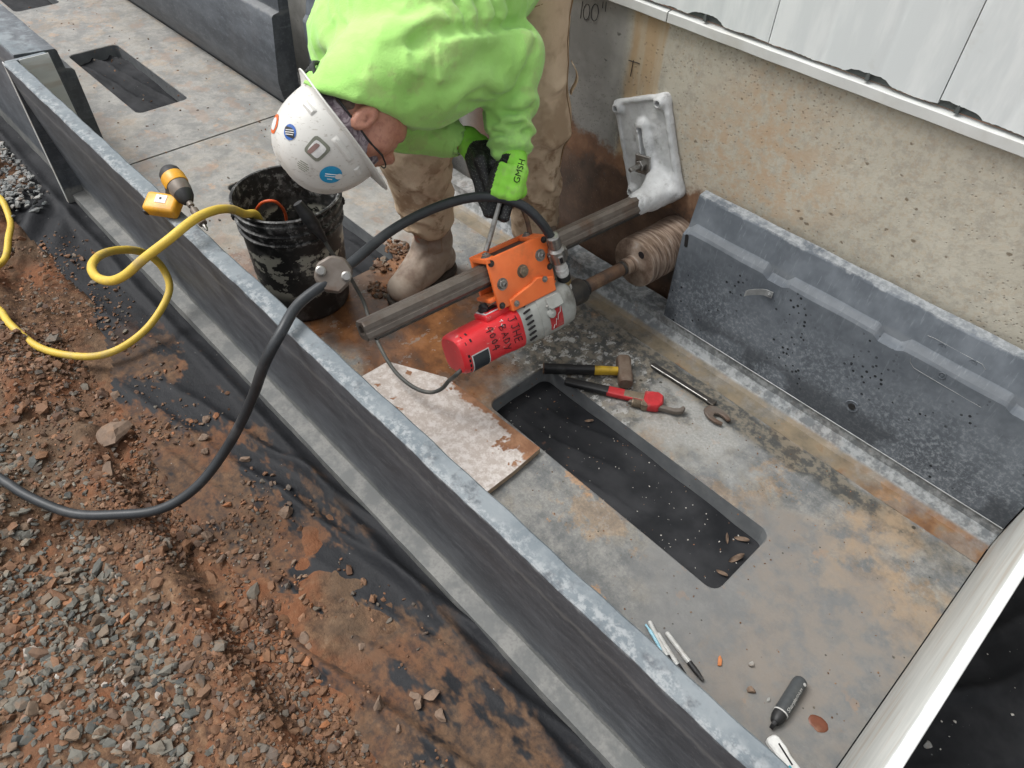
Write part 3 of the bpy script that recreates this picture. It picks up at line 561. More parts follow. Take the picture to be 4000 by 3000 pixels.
# ------------------------------------------------------------------ stones: shapes
def ico(sub):
    b = bmesh.new(); bmesh.ops.create_icosphere(b, subdivisions=sub, radius=1); b.verts.ensure_lookup_table()
    v = np.array([p.co[:] for p in b.verts]); f = np.array([[q.index for q in t.verts] for t in b.faces]); b.free(); return v, f
IC1, IC2 = ico(1), ico(2)
def stoneshape(k, fine=False):
    v, f = (IC2 if fine else IC1); r = np.random.default_rng(k); v = v.copy()
    for _ in range(13 if fine else 8):
        d = r.normal(size=3); d /= np.linalg.norm(d); lim = r.uniform(.35, .72); s = v @ d; v -= np.clip(s - lim, 0, None)[:, None] * d
    v *= r.uniform(.8, 1.35, 3) * (1.25, 1.05, .70); v += r.normal(size=v.shape) * .02; return v, f
SH = [stoneshape(k) for k in range(24)]; SHF = [stoneshape(k + 100, True) for k in range(16)]
def rotm(r):
    a = r.uniform(0, 2 * np.pi); t = r.normal() * .35; u = r.normal() * .35
    cz, sz, cx, sx, cy, sy = np.cos(a), np.sin(a), np.cos(t), np.sin(t), np.cos(u), np.sin(u)
    return np.array([[cz, -sz, 0], [sz, cz, 0], [0, 0, 1]]) @ np.array([[1, 0, 0], [0, cx, -sx], [0, sx, cx]]) @ np.array([[cy, 0, sy], [0, 1, 0], [-sy, 0, cy]])
def scatter(name, pts, sizes, H, m, label, fine=False, sink=.25):
    V, F, o = [], [], 0; r = np.random.default_rng(len(pts)); hz = H(pts[:, 0], pts[:, 1])
    for p, s, z in zip(pts, sizes, hz):
        v, f = (SHF if fine else SH)[r.integers(16)]; w_ = v @ rotm(r).T * s; w_ += (p[0], p[1], z + s * (.55 - sink)); V.append(w_); F.append(f + o); o += len(v)
    me = npmesh(np.concatenate(V), tris=np.concatenate(F)); return tag(obj(name, me, m), label, kind='stuff')
def rnd(n, x0, x1, y0, y1): return np.stack([RNG.uniform(x0, x1, n), RNG.uniform(y0, y1, n)], -1)
def zone(p):  # gravel density
    x, y = p[:, 0], p[:, 1]; g = sstep(.0, -.10, y + .05 * fbm(x, y, 0, 4, 2, 90)) * sstep(-1.75, -1.3, x + .25 * fbm(x, y, 0, 3, 2, 91)); return g
p = rnd(19000, -2.0, -.35, -.75, .15); z = zone(p); keep = RNG.random(len(p)) < np.clip(z * (.55 + .75 * fbm(p[:, 0], p[:, 1], 0, 6, 2, 95)), .0, 1); p = p[keep]
s = np.clip(RNG.lognormal(-4.92, .38, len(p)), .0035, .018); scatter('gravel', p, s, ground_h, M['gravel'], 'loose grey angular gravel at the lower left', sink=.35)
p = rnd(42000, -2.9, -.3, -.5, .17); k = RNG.random(len(p)) < (.25 + .75 * sstep(-.08, .05, p[:, 1])) * np.clip(.5 + fbm(p[:, 0], p[:, 1], 0, 5, 2, 98), .1, 1); p = p[k]
s = np.clip(RNG.lognormal(-5.55, .55, len(p)), .0015, .022); scatter('soil_clods', p, s, ground_h, M['clod'], 'small brown clods and stone chips on bare soil', sink=.3)
p = rnd(6500, -2.7, .1, .13, .43); k = RNG.random(len(p)) < np.clip(.32 + 1.1 * fbm(p[:, 0], p[:, 1], 0, 5, 3, 99), .0, 1) * sstep(.44, .22, p[:, 1]); p = p[k]
s = np.clip(RNG.lognormal(-5.55, .5, len(p)), .0018, .014); scatter('fabric_grit', p, s, fabric_h, M['clod'], 'fine grit and crumbs of soil on the fabric', sink=.2)
p = rnd(4200, -4.2, -2.75, -.2, .42); k = RNG.random(len(p)) < sstep(-2.75, -3.0, p[:, 0] + .25 * (p[:, 1] - .3)); p = p[k]; s = np.clip(RNG.lognormal(-4.75, .3, len(p)), .005, .02)
scatter('gravel', p, s, lambda x, y: ground_h(x, y) * 0 - .03, M['greystone'], 'blue-grey crushed gravel beyond the fabric at far left', sink=.3)
# larger stones, one by one
def single(name, x, y, s, H, m, k, label, group, z=None):
    v, f = SHF[k % 16]; r = np.random.default_rng(k); w_ = v @ rotm(r).T * s; zz = (H(np.array([x]), np.array([y]))[0] if z is None else z) - w_[:, 2].min() * .7
    me = npmesh(w_ + (x, y, zz), tris=f); return tag(obj(name, me, m, loc=(x, y, zz)), label, 'stone', group)
big = [(-1.62, .12, .05, 'clod', 'large reddish-brown clod on the soil inside the yellow hose loop'), (-1.47, .055, .026, 'clod', 'brown soil lump beside the black hose'),
       (-1.17, .16, .024, 'clod', 'pale tan stone at the edge of the black fabric above the hose'), (-1.1, .33, .018, 'clod', 'orange-brown stone near the bend of the black hose')]
for i, (x, y, s, m, l) in enumerate(big): single('soil_clod', x, y, s, ground_h if y < .15 else fabric_h, M[m], 300 + i, l, 'larger lumps on the soil')
for i in range(18):
    x, y = RNG.uniform(-1.55, -.2), RNG.uniform(.17, .37); single('stone', x, y, RNG.uniform(.008, .017), fabric_h, M['clod'], 330 + i, 'small brown stone lying loose on the muddy black fabric', 'loose stones on the fabric')
for i in range(20):
    x, y = RNG.uniform(-1.45, -.5), RNG.uniform(-.5, -.08); single('stone', x, y, RNG.uniform(.011, .017), lambda a, b: ground_h(a, b) + .008, M['gravel'], 400 + i, 'larger grey stone on top of the gravel at the lower left', 'larger stones in the gravel')

# ------------------------------------------------------------------ trough modules
HOLES = [(-1.003, -.235), (-2.475, -1.712)]; HY = (.918, 1.147)
def rrect(x0, x1, y0, y1, r, n=6):
    out = []
    for cx, cy, a0 in ((x1 - r, y1 - r, 0), (x0 + r, y1 - r, 90), (x0 + r, y0 + r, 180), (x1 - r, y0 + r, 270)):
        for k in range(n + 1): a = math.radians(a0 + 90 * k / n); out.append((cx + r * math.cos(a), cy + r * math.sin(a)))
    return out
def slab(X1, dz=0.):
    """floor of one 3 m module ending at x = X1 (near) and X1-2.985"""
    b = bmesh.new(); X0 = X1 - 2.985; off = X1 - .14
    y0, y1 = .60, 1.437; xs = [X0, off - 1.36, X1]
    for (hx0, hx1), (tx0, tx1) in zip([(a + off, c + off) for a, c in HOLES], [(xs[1], xs[2]), (xs[0], xs[1])]):
        hl = rrect(hx0, hx1, *HY, .028); hb = rrect(hx0 - .003, hx1 + .003, HY[0] - .003, HY[1] + .003, .031); n_ = len(hl); per = n_ // 4; outer = []
        for k in range(n_):
            x, y = hl[k]; qd = k // per; j = k % per; t = j / (per - 1)
            cx, cy = (tx1, tx0, tx0, tx1)[qd], (y1, y1, y0, y0)[qd]
            outer.append((tx1 if (x > hx1 - .001) else tx0 if (x < hx0 + .001) else (cx if .25 < t < .75 else x), y1 if (y > HY[1] - .001) else y0 if (y < HY[0] + .001) else (cy if .25 < t < .75 else y)))
        # simple ring: 4 corner fans + 4 quads
        O = [b.verts.new((x, y, dz)) for x, y in ((tx1, y1), (tx0, y1), (tx0, y0), (tx1, y0))]
        R = [b.verts.new((x, y, dz)) for x, y in hb]; D = [b.verts.new((x, y, dz - .003)) for x, y in hl]; Dn = [b.verts.new((x, y, dz - .085)) for x, y in hl]
        for qd in range(4):
            seg = R[qd * per:(qd + 1) * per]
            for a, c in zip(seg, seg[1:]): b.faces.new((O[qd], c, a))
            b.faces.new((O[qd], O[(qd + 1) % 4], R[((qd + 1) * per) % n_], seg[-1]))
        for k in range(n_):
            k2 = (k + 1) % n_; b.faces.new((R[k], R[k2], D[k2], D[k])); b.faces.new((D[k], D[k2], Dn[k2], Dn[k])).material_index = 1
    # far gutter and lip, near fillet
    prof = [(1.437, 0), (1.447, -.010), (1.497, -.008), (1.512, .006), (1.527, .026), (1.529, .050), (1.598, .052), (1.60, -.09)]
    for pr in (prof, [(.60, 0), (.565, .006), (.545, .03), (.542, .06)]):
        m_ = 60; rows = []
        for i in range(m_ + 1):
            x = X0 + (X1 - X0) * i / m_; rows.append([b.verts.new((x, y + (0 if abs(z) > .08 else .0012 * math.sin(x * 37 + y * 90)), z + dz)) for y, z in pr])
        for a, c in zip(rows, rows[1:]):
            for k in range(len(pr) - 1): b.faces.new((a[k], c[k], c[k + 1], a[k + 1]))
    # ends
    for X in (X0, X1):
        for ya, yb in ((y0, y1),): b.faces.new([b.verts.new(c) for c in ((X, ya, dz), (X, yb, dz), (X, yb, dz - .09), (X, ya, dz - .09))])
    bmesh.ops.remove_doubles(b, verts=b.verts, dist=.0004); bmesh.ops.recalc_face_normals(b, faces=b.faces)
    return b
def extr(prof, X0, X1, n_, mod=None):
    b = bmesh.new(); rows = []
    for i in range(n_ + 1):
        x = X0 + (X1 - X0) * i / n_; rows.append([b.verts.new((x, *(mod(x, k, y, z) if mod else (y, z)))) for k, (y, z) in enumerate(prof)])
    m_ = len(prof)
    for a, c in zip(rows, rows[1:]):
        for k in range(m_): b.faces.new((a[k], a[(k + 1) % m_], c[(k + 1) % m_], c[k]))
    b.faces.new(rows[0]); b.faces.new(rows[-1][::-1]); bmesh.ops.recalc_face_normals(b, faces=b.faces); return b
NEAR = [(.455, .464), (.458, .467), (.494, .467), (.498, .463), (.500, .377), (.536, .371), (.541, .364), (.544, -.06), (.480, -.06), (.480, -.022), (.5235, -.020), (.5215, .02), (.470, .33), (.462, .40)]
def nearwig(x, k, y, z):
    w_ = .0006 * math.sin(x * 23) + .0005 * math.sin(x * 61); return (y + (w_ if z > .3 else w_ * .6), z + (w_ * .6 if z > .3 else 0))
def endflange(bm, xc, y0, y1, lx=.018):
    poly = [(y0, -.06), (y0, .452), (y0 + .004, .466), (y1 - .012, .466), (y1, .455), (y1 + .02, .1), (y1 + .03, -.06)]
    prism(bm, poly, xc - lx / 2, xc + lx / 2, Matrix(((0, 0, 1, 0), (1, 0, 0, 0), (0, 1, 0, 0), (0, 0, 0, 1))), .0015)
t = thing('trench_trough', 'long grey trough with the worker, drill and tools standing in it', 'trough', (-1.35, 1.03, 0))
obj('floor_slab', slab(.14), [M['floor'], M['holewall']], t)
b = extr(NEAR, -2.82, .14, 150, nearwig); ob_ = obj('side_wall', b, M['twall'], t, smooth=40)
b = bmesh.new(); endflange(b, -2.83, .4595, .598, .016); fl_ = obj('end_flange', b, M['twall'], t)  # dark wall colour also paints the shadow on the flange's outer face
b = bmesh.new(); box(b, (-2.838, .4565, -.05), (-2.821, .4592, .466), bev=.0008); obj('flange_lit_edge', b, M['endp'], fl_)  # pale strip: the lit edge put in as colour over the dark flange
b = bmesh.new(); prism(b, [(.502, .20), (.502, .4655), (.594, .4655), (.605, .20)], -2.8218, -2.8190, Matrix(((0, 0, 1, 0), (1, 0, 0, 0), (0, 1, 0, 0), (0, 0, 0, 1)))); obj('flange_lit_face', b, M['endp'], fl_)  # pale plate: lit upper inner face put in as colour
FAR = [(1.529, .053), (1.5275, .360), (1.532, .3685), (1.548, .384), (1.564, .452), (1.567, .457), (1.594, .460), (1.597, .455), (1.598, .053)]
def farmod(x, k, y, z):
    if k in (1, 2, 3):
        d = min(abs(((x + .59) + .1535) % .307 - .1535), 1)
        t_ = 1 - min(1, max(0, (d - .022) / .016))
        if k == 1: z -= .010 * t_
        elif k == 2: y += .008 * t_; z -= .010 * t_
        else: z -= .020 * t_
    return (y + .0012 * math.sin(x * 31 + k), z)
def farpanel(X0, X1, nm, lab=None):
    b = extr(FAR, X0, X1, int((X1 - X0) / .006), farmod); o = obj(nm, b, M['panel'], t, smooth=12); return tag(o, lab)
farp = farpanel(-.882, .138, 'side_panel', 'blue-grey far side panel speckled with dark pits')
farpanel(-2.80, -2.03, 'side_panel', 'far side panel partly hidden behind the worker')
b = bmesh.new(); tube(b, [(-.88, 1.5262, .0545), (-.4, 1.5262, .0545), (.138, 1.5262, .0545)], .0016, 6); obj('seam_strip', b, M['seamgrey'], t)
b = bmesh.new(); box(b, (.142, .538, .002), (.160, 1.60, .459), bev=.004, seg=2); box(b, (.146, .47, -.06), (.158, .545, .40), bev=.003); o = obj('end_panel', b, M['endp'], t, smooth=30)
# hook tab, slot, drain hole, moulded rings on the far panel
b = bmesh.new(); Mx = frame((-.60, 1.5265, .317), (0, -1, 0), (-1, 0, .18))
tube(b, [(-.585, 1.522, .317), (-.60, 1.521, .316), (-.618, 1.517, .312), (-.640, 1.503, .304), (-.648, 1.498, .299)], [.001] * 5, 4)
for i, (dx, yy) in enumerate(((-.585, 1.5245), (-.603, 1.523), (-.62, 1.517), (-.637, 1.505), (-.646, 1.499))): pass
rows = []
bb = bmesh.new()
for dx, yy, zc in ((-.583, 1.5255, .318), (-.603, 1.524, .3165), (-.612, 1.520, .315), (-.628, 1.508, .311), (-.640, 1.501, .305), (-.646, 1.503, .297)):
    rows.append([bb.verts.new((dx, yy, zc + .0095)), bb.verts.new((dx, yy - .0022, zc + .0095)), bb.verts.new((dx, yy - .0022, zc - .0095)), bb.verts.new((dx, yy, zc - .0095))])
for a, c in zip(rows, rows[1:]):
    for k in range(4): bb.faces.new((a[k], a[(k + 1) % 4], c[(k + 1) % 4], c[k]))
bb.faces.new(rows[0]); bb.faces.new(rows[-1][::-1]); bmesh.ops.recalc_face_normals(bb, faces=bb.faces); b.free(); b = bb
hexbolt(b, frame((-.592, 1.5222, .317), (0, -1, 0)), .0045, .002, .001); obj('hook_tab', b, M['seamgrey'], t)
b = bmesh.new(); prism(b, rrect(-.0055, .0055, -.020, .020, .0054), -.001, .0015, frame((-.866, 1.5275, .335), (0, -1, 0), (1, 0, .12))); obj('slot', b, M['black'], t)
b = bmesh.new(); lathe(b, [(.019, 0), (.017, .0025), (.0115, .0005), (.0105, -.003)], frame((-.286, 1.5285, .135), (0, -1, 0)), 20); o = obj('drain_hole', b, M['panel'], t)
b = bmesh.new(); lathe(b, [(.009, 0), (.009, .0035)], frame((-.286, 1.5285, .135), (0, -1, 0)), 16); obj('plug', b, M['black'], o)
for x, y, z in ((-.185, 1.5525, .402), (-.115, 1.5525, .402), (-.150, 1.527, .352)):
    b = bmesh.new(); lathe(b, [(.0085, -.001), (.0085, .0012), (.0068, .0012), (.0068, -.0002), (.003, -.0002), (.003, .0012), (.001, .0012)], frame((x, y, z), (0, -1, 0)), 20); obj('moulded_ring', b, M['panel'], t)
for L_ in ([(-.225, 1.5265, .352), (-.221, 1.5265, .342), (-.208, 1.5265, .333), (-.139, 1.5268, .330), (-.049, 1.5268, .328)], [(-.222, 1.5535, .409), (-.205, 1.5535, .411), (-.098, 1.5535, .409), (-.086, 1.5520, .402)]):
    b = bmesh.new(); tube(b, L_, .0005, 5); obj('moulded_outline', b, M['seamgrey'], t)
# next module up the trench
t2 = thing('trench_trough', 'next grey trough module at the top left with empty floor openings', 'trough', (-4.35, 1.03, 0))
obj('floor_slab', slab(-2.853, .001), [M['floor'], M['holewall']], t2)
N2 = [(.50, .462), (.503, .466), (.628, .455), (.632, .448), (.636, .388), (.656, .382), (.662, .374), (.668, .0), (.668, -.06), (.50, -.06)]
obj('side_wall', extr(N2, -5.84, -2.868, 120, nearwig), M['twall'], t2, smooth=40)
F2 = [(1.445, .0), (1.415, .05), (1.405, .12), (1.432, .376), (1.44, .384), (1.468, .39), (1.472, .45), (1.478, .456), (1.512, .456), (1.516, .45), (1.498, .1), (1.52, -.06), (1.445, -.06)]
obj('side_wall', extr(F2, -5.84, -2.868, 120, farmod if False else nearwig), M['twall'], t2, smooth=40)

# ------------------------------------------------------------------ building
WY = 1.63
bl_ = thing('building', 'pale concrete foundation wall with white metal siding above it', 'building', (-1, WY, 0))
v, q = grid(-7, 2.4, -.3, .84, .02, lambda x, z: 0 * x)
P3 = np.stack([v[:, 0], WY - .0022 * fbm(v[:, 0], v[:, 1], 0, 5, 4, 111) , v[:, 1]], -1); n0 = len(P3); P3b = np.array([(-7, WY + .2, -.3), (2.4, WY + .2, -.3), (2.4, WY + .2, .84), (-7, WY + .2, .84)])
me = npmesh(P3, quads=q); obj('foundation_wall', me, M['concrete'], bl_, smooth=True)
for xa, xb in ((-4.2, -1.119), (-1.115, 2.4)):
    fp = [(1.6315, .8185), (1.613, .818), (1.6115, .8195), (1.612, .841), (1.614, .843), (1.6315, .846)]
    b = extr(fp, xa, xb, 120, lambda x, k, y, z: (y + .0009 * math.sin(x * 40), z)); obj('flashing', b, M['flash'], bl_, smooth=30)
b = bmesh.new(); box(b, (-4.2, 1.6275, .8485), (2.4, 1.70, .905)); obj('gap_strip', b, M['gapdark'], bl_)  # dark strip filling the gap below the siding panels
sx = [-4.02, -3.62, -3.22, -2.83, -2.43, -2.03, -1.633, -1.234, -.835, -.436, -.037, .362, .76, 1.16, 1.56, 2.4]
for i, (a, c) in enumerate(zip(sx, sx[1:])):
    r = np.random.default_rng(500 + i); b = bmesh.new(); lo = []; m_ = 66; nts = [.58 + r.uniform(-.05, .05)] + ([.1] if i % 3 == 0 else [])
    for k in range(m_ + 1):
        x = a + .0012 + (c - a - .0024) * k / m_; u = k / m_; z = .853 + .0012 * math.sin(x * 55) + r.uniform(-.0008, .0008)
        for nt_ in nts:
            d = (u - nt_) / .13; z += .012 * max(0, 1 - abs(d) ** 4) * (1 if -1 < d < 1 else 0)
        lo.append((x, z))
    F_ = [b.verts.new((x, 1.618 + .0016 * (1 - abs(math.sin(3 * math.pi * k / m_)) ** .35), z)) for k, (x, z) in enumerate(lo)]; T_ = [b.verts.new((x, 1.618 + .0016 * (1 - abs(math.sin(3 * math.pi * k / m_)) ** .35), 3.4)) for k, (x, z) in enumerate(lo)]
    Bk = [b.verts.new((x, 1.632, z)) for x, z in lo]; Tk = [b.verts.new((x, 1.632, 3.4)) for x, z in lo]
    for k in range(m_):
        b.faces.new((F_[k], F_[k + 1], T_[k + 1], T_[k])); b.faces.new((Bk[k], Bk[k + 1], F_[k + 1], F_[k]))
    b.faces.new((F_[0], T_[0], Tk[0], Bk[0])); b.faces.new((F_[-1], Bk[-1], Tk[-1], T_[-1]))
    obj('siding_panel', b, M['siding'], bl_, smooth=20)
    for nt_ in nts:
        xx = a + (c - a) * nt_; b = bmesh.new(); prism(b, [(-.0045, 0), (.0045, 0), (.0035, .013), (.0015, .016), (-.0015, .016), (-.0035, .013)], 0, .012, mat4((xx, 1.6272, .8495), (1, 0, 0), (0, 0, 1), (0, -1, 0))); obj('clip', b, M['gapdark'], bl_)
# pencil marks on the concrete
def strokes(bm, lines, f, r=.001, n=5):
    for L in lines: tube(bm, [f(*p) for p in L], r, n)
fw = lambda u, v_: (-1.428 + u * .021 + v_ * .003, 1.6275, .735 + v_ * .055)
b = bmesh.new(); arc = lambda cx, cy, rx, ry, a0, a1, k=14: [(cx + rx * math.cos(math.radians(a0 + (a1 - a0) * i / k)), cy + ry * math.sin(math.radians(a0 + (a1 - a0) * i / k))) for i in range(k + 1)]
strokes(b, [[(0.6, .9), (.62, .1)], arc(1.5, .5, .55, .38, 95, 440), arc(2.9, .62, .6, .40, 95, 440), [(4.0, 1.25), (4.05, .95)], [(4.5, 1.3), (4.6, .85)]], fw, .0009)
obj('pencil_writing', b, M['ink'], bl_)
b = bmesh.new(); strokes(b, [[(-1.46, 1.6275, .80), (-1.452, 1.6275, .66)]], lambda *p: p, .0016); obj('pencil_line', b, M['ink'], bl_); b = bmesh.new(); strokes(b, [[(-1.228, 1.6275, .685), (-1.19, 1.6275, .688)], [(-1.212, 1.6275, .69), (-1.214, 1.6275, .645)]], lambda *p: p, .0011); obj('pencil_cross', b, M['ink'], bl_)
# ------------------------------------------------------------------ core drill rig
RX, RY, RZ = Vector((.89983, -.05373, .43292)), Vector((.06486, .99783, -.01098)), Vector((-.43139, .03796, .90137))
RO = Vector((-1.02, 1.63, .385)); RM = mat4(RO, RX, RY, RZ)
def rg(x, y, z): return RO + RX * x + RY * y + RZ * z
def rmat(o, z, x): # local frame inside the rig
    return RM @ frame(o, z, x)
rig = thing('core_drill_rig', 'red and grey core drill on an orange carriage braced to the concrete wall', 'core drill', RO)
def F_plate(X):
    c = (-.037, -.014, .122); f = rbox(X, c, (.100, .012, .142), .010)
    rim_ = rbox(X, (-.037, -.018, .122), (.100, .012, .142), .010); inner = rbox(X, (-.037, -.03, .122), (.083, .02, .126), .012); f = np.minimum(f, smax(rim_, -inner, .006))
    for sx_ in (-1, 1):
        for sz in (-1, 1): f = smin(f, cap(X, (-.037 + sx_ * .079, -.008, .122 + sz * .12), (-.037 + sx_ * .079, -.034, .122 + sz * .12), .017, .015), .012)
    for sx_ in (-1, 1):
        for sz in (-1, 1): f = smax(f, -cap(X, (-.037 + sx_ * .079, -.05, .122 + sz * .12), (-.037 + sx_ * .079, -.026, .122 + sz * .12), .0075, .0075), .003)
    f = smin(f, cap(X, (-.037, -.022, .09), (-.037, -.022, .185), .024, .024), .010)          # slot boss
    f = smax(f, -cap(X, (-.037, -.028, .10), (-.037, -.06, .10), .009, .009), .003); f = smax(f, -(np.maximum(rbox(X, (-.037, -.045, .14), (.008, .022, .045), .006), -1)), .003)
    f = smin(f, cap(X, (0, -.01, .012), (0, -.075, .0), .052, .037), .022); f = smin(f, cap(X, (0, -.05, 0), (0, -.125, 0), .036, .034), .012)   # column socket
    f = smin(f, cap(X, (-.02, -.02, .06), (-.005, -.05, .03), .025, .028), .02)
    return f + .0012 * fbm(X[..., 0], X[..., 1], X[..., 2], 55, 2, 5)
me = sdfmesh(F_plate, (-.15, -.17, -.06), (.10, .008, .28), .0035); me.transform(RM); pl = obj('base_plate', me, M['cast'], rig)
b = bmesh.new(); box(b, (-.027, -.004, -.027), (.027, .004, .027), RM @ Matrix.Translation((-.037, -.050, .085)) @ Matrix.Rotation(.25, 4, 'Y'), .002); obj('square_washer', b, M['steel'], pl)
b = bmesh.new(); hexbolt(b, rmat((-.037, -.054, .085), (0, -1, 0), (1, 0, 0)), .0155, .013, 0); obj('nut', b, M['steel'], pl)
b = bmesh.new(); lathe(b, [(.0068, 0), (.0068, .052), (.005, .054)], rmat((-.037, -.05, .085), (0, -1, 0), (1, 0, 0)), 14); obj('anchor_bolt', b, M['steel'], pl)
# column: hollow, chamfered, with a rack underneath
h = .0228; ch = .008; prof = [(-h, -h + ch), (-h, h - ch), (-h + ch, h), (-.004, h), (-.003, h - .001), (.003, h - .001), (.004, h), (h - ch, h), (h, h - ch), (h, .004), (h - .001, .003), (h - .001, -.003), (h, -.004), (h, -h + ch), (h - ch, -h), (-h + ch, -h)]
b = bmesh.new(); N_ = len(prof); rings = []
hol = [(.013 * math.cos(math.atan2(y, x)), .013 * math.sin(math.atan2(y, x))) for x, y in prof]
for y, pf in ((-.10, prof), (-1.018, prof), (-1.021, [(x * .94, z * .94) for x, z in prof]), (-1.021, hol), (-.9, hol)): rings.append([b.verts.new((x, y, z)) for x, z in pf])
for a, c in zip(rings, rings[1:]):
    for k in range(N_): b.faces.new((a[k], a[(k + 1) % N_], c[(k + 1) % N_], c[k]))
b.faces.new(rings[-1]); bmesh.ops.recalc_face_normals(b, faces=b.faces); b.transform(RM); co = obj('column', b, M['column'], rig, smooth=25)
b = bmesh.new(); nteeth = 230; y0, y1 = -.14, -1.0; st_ = (y1 - y0) / nteeth; tp = []
for k in range(nteeth): tp += [(y0 + st_ * k, -.0258), (y0 + st_ * (k + .35), -.0258), (y0 + st_ * (k + .5), -.0300), (y0 + st_ * (k + .85), -.0300)]
lf = [b.verts.new((-.008, y, z)) for y, z in tp]; rt = [b.verts.new((.014, y, z)) for y, z in tp]; lt = [b.verts.new((-.008, y, -.0220)) for y, z in tp]; rtt = [b.verts.new((.014, y, -.0220)) for y, z in tp]
for k in range(len(tp) - 1):
    for p_, q_ in ((lf, rt), (rt, rtt), (lt, lf)): b.faces.new((p_[k], q_[k], q_[k + 1], p_[k + 1]))
b.transform(RM); obj('rack', b, M['dkmetal'], co)
b = bmesh.new(); lathe(b, [(.0265 * 1.18, 0), (.0265 * 1.18, .010)], rmat((0, -.175, 0), (0, 1, 0), (1, 0, 0)), 4 * 5); # paint smears on the column end
b.free()
def shift(dy):
    global RO, RM
    RO = RO + RY * dy; RM = mat4(RO, RX, RY, RZ)
shift(-.045)
# carriage
CY0, CY1 = -.637, -.452
def cbox(lo, hi, bev=.003): b = bmesh.new(); box(b, lo, hi, RM, bev, 2); return b
ca = obj('carriage', cbox((.029, CY0, -.088), (.040, CY1, .043), .003), M['orange'], rig, smooth=30)
obj('carriage_plate', cbox((-.040, CY0, -.060), (-.029, CY1, .043), .003), M['orange'], ca, smooth=30)
for y0, y1 in ((CY0, CY0 + .030), (CY1 - .034, CY1)): obj('bridge', cbox((-.0288, y0, .0305), (.0288, y1, .0425), .002), M['orange'], ca, smooth=30)
obj('bridge', cbox((-.028, CY0 + .034, .0285), (.020, CY1 - .036, .034), .002), M['dkmetal'], ca)
obj('flange', cbox((.0405, CY0 - .004, .034), (.046, CY0 + .006, .046), .002), M['orange'], ca)
obj('clamp_foot', cbox((-.03, CY0 - .016, -.066), (.028, CY0 + .03, -.056), .003), M['orange'], ca, smooth=30)
b = bmesh.new(); prism(b, [(-.155, -.104), (-.01, -.104), (-.01, -.066), (-.035, -.058), (-.06, -.05), (-.085, -.058), (-.155, -.072)], -.024, .047, RM @ mat4((0, -.45, 0), (0, 1, 0), (0, 0, 1), (1, 0, 0)), .003); obj('motor_bracket', b, M['orange'], ca, smooth=30)
for y, z, r, hh in ((-.612, -.028, .0125, .006), (-.482, -.002, .0125, .006)):
    b = bmesh.new(); hexbolt(b, rmat((.0405, y, z), (1, 0, 0), (0, 1, 0)), r, .007, .005); o = obj('adjuster_nut', b, M['steel'], ca)
    b = bmesh.new(); box(b, (-.0045, -.0008, .0), (.0045, .0008, .0012), rmat((.0535, y, z), (1, 0, 0), (0, 1, .9))); obj('screw_slot', b, M['ink'], o)
b = bmesh.new(); hexbolt(b, rmat((.0405, -.545, -.020), (1, 0, 0), (0, 1, 0)), .0135, .009, .0); obj('pinion_bolt', b, M['irontan'], ca)
for y, z in ((-.628, .031), (-.461, .031), (-.628, -.078), (-.461, -.04), (-.575, -.077)):
    b = bmesh.new(); hexbolt(b, rmat((.0405, y, z), (1, 0, 0), (0, 1, 0)), .0068, .005, .0); obj('bolt', b, M['dkmetal'], ca)
for y in (-.59, -.49):
    b = bmesh.new(); hexbolt(b, rmat((.0475, y, -.087 if y < -.5 else -.062), (1, 0, 0), (0, 1, 0)), .0065, .004, .002); obj('bolt', b, M['steel'], ca)
b = bmesh.new(); hexbolt(b, rmat((-.012, CY1 - .02, .043), (0, 0, 1), (0, 1, 0)), .0085, .006, .002); obj('bolt', b, M['steel'], ca)
b = bmesh.new(); hexbolt(b, rmat((.012, CY0 + .018, .043), (0, 0, 1), (0, 1, 0)), .010, .007, .002); obj('bolt', b, M['steel'], ca)
b = bmesh.new(); tube(b, crom([rg(-.01, -.462, .035), rg(-.012, -.459, .075), rg(-.016, -.462, .11), rg(-.028, -.468, .122), rg(-.045, -.475, .118)], 5), .0065, 8); obj('lock_lever', b, M['rusty'], ca)
# feed lever up to the gloved hands
GRIP0, GRIP1 = Vector((-1.150, 1.078, .585)), Vector((-1.122, 1.066, .545)); LB = rg(-.012, -.600, .048)
b = bmesh.new(); tube(b, [LB, GRIP1 + (GRIP1 - LB).normalized() * .05], .0062, 10); lv = obj('feed_lever', b, M['steel'], rig)
gd = (GRIP1 - LB).normalized(); b = bmesh.new(); lathe(b, [(.010, 0), (.0145, .008), (.0155, .03), (.0135, .05), (.012, .056)], frame(GRIP1 - gd * .012, gd), 14); obj('grip', b, M['black'], lv, smooth=40)
# motor
AX = -.155
shift(.045)
mot = obj('motor_housing', (lambda b: (loft(b, [(.628, .050, .053, 3.2), (.638, .0535, .056, 3.2), (.66, .054, .056, 3.0), (.70, .052, .053, 2.8), (.775, .0515, .052, 2.9), (.80, .0505, .051, 3.2), (.816, .0475, .048, 3.4), (.8215, .043, .043, 3.4)], RM @ mat4((0, 0, AX), (1, 0, 0), (0, 0, 1), (0, -1, 0)), 40), b)[1])(bmesh.new()), M['red'], rig, smooth=35)
shift(-.042)
gc = obj('gear_case', (lambda b: (loft(b, [(.405, .034, .036, 2.4), (.412, .046, .050, 2.6), (.425, .0545, .060, 2.8), (.47, .057, .062, 3), (.535, .057, .062, 3), (.5365, .055, .060, 3), (.5385, .055, .060, 3), (.540, .0565, .060, 3), (.594, .053, .056, 3.2)], RM @ mat4((0, 0, AX), (1, 0, 0), (0, 0, 1), (0, -1, 0)), 40), b)[1])(bmesh.new()), M['motor'], rig, smooth=35)
shift(.042)
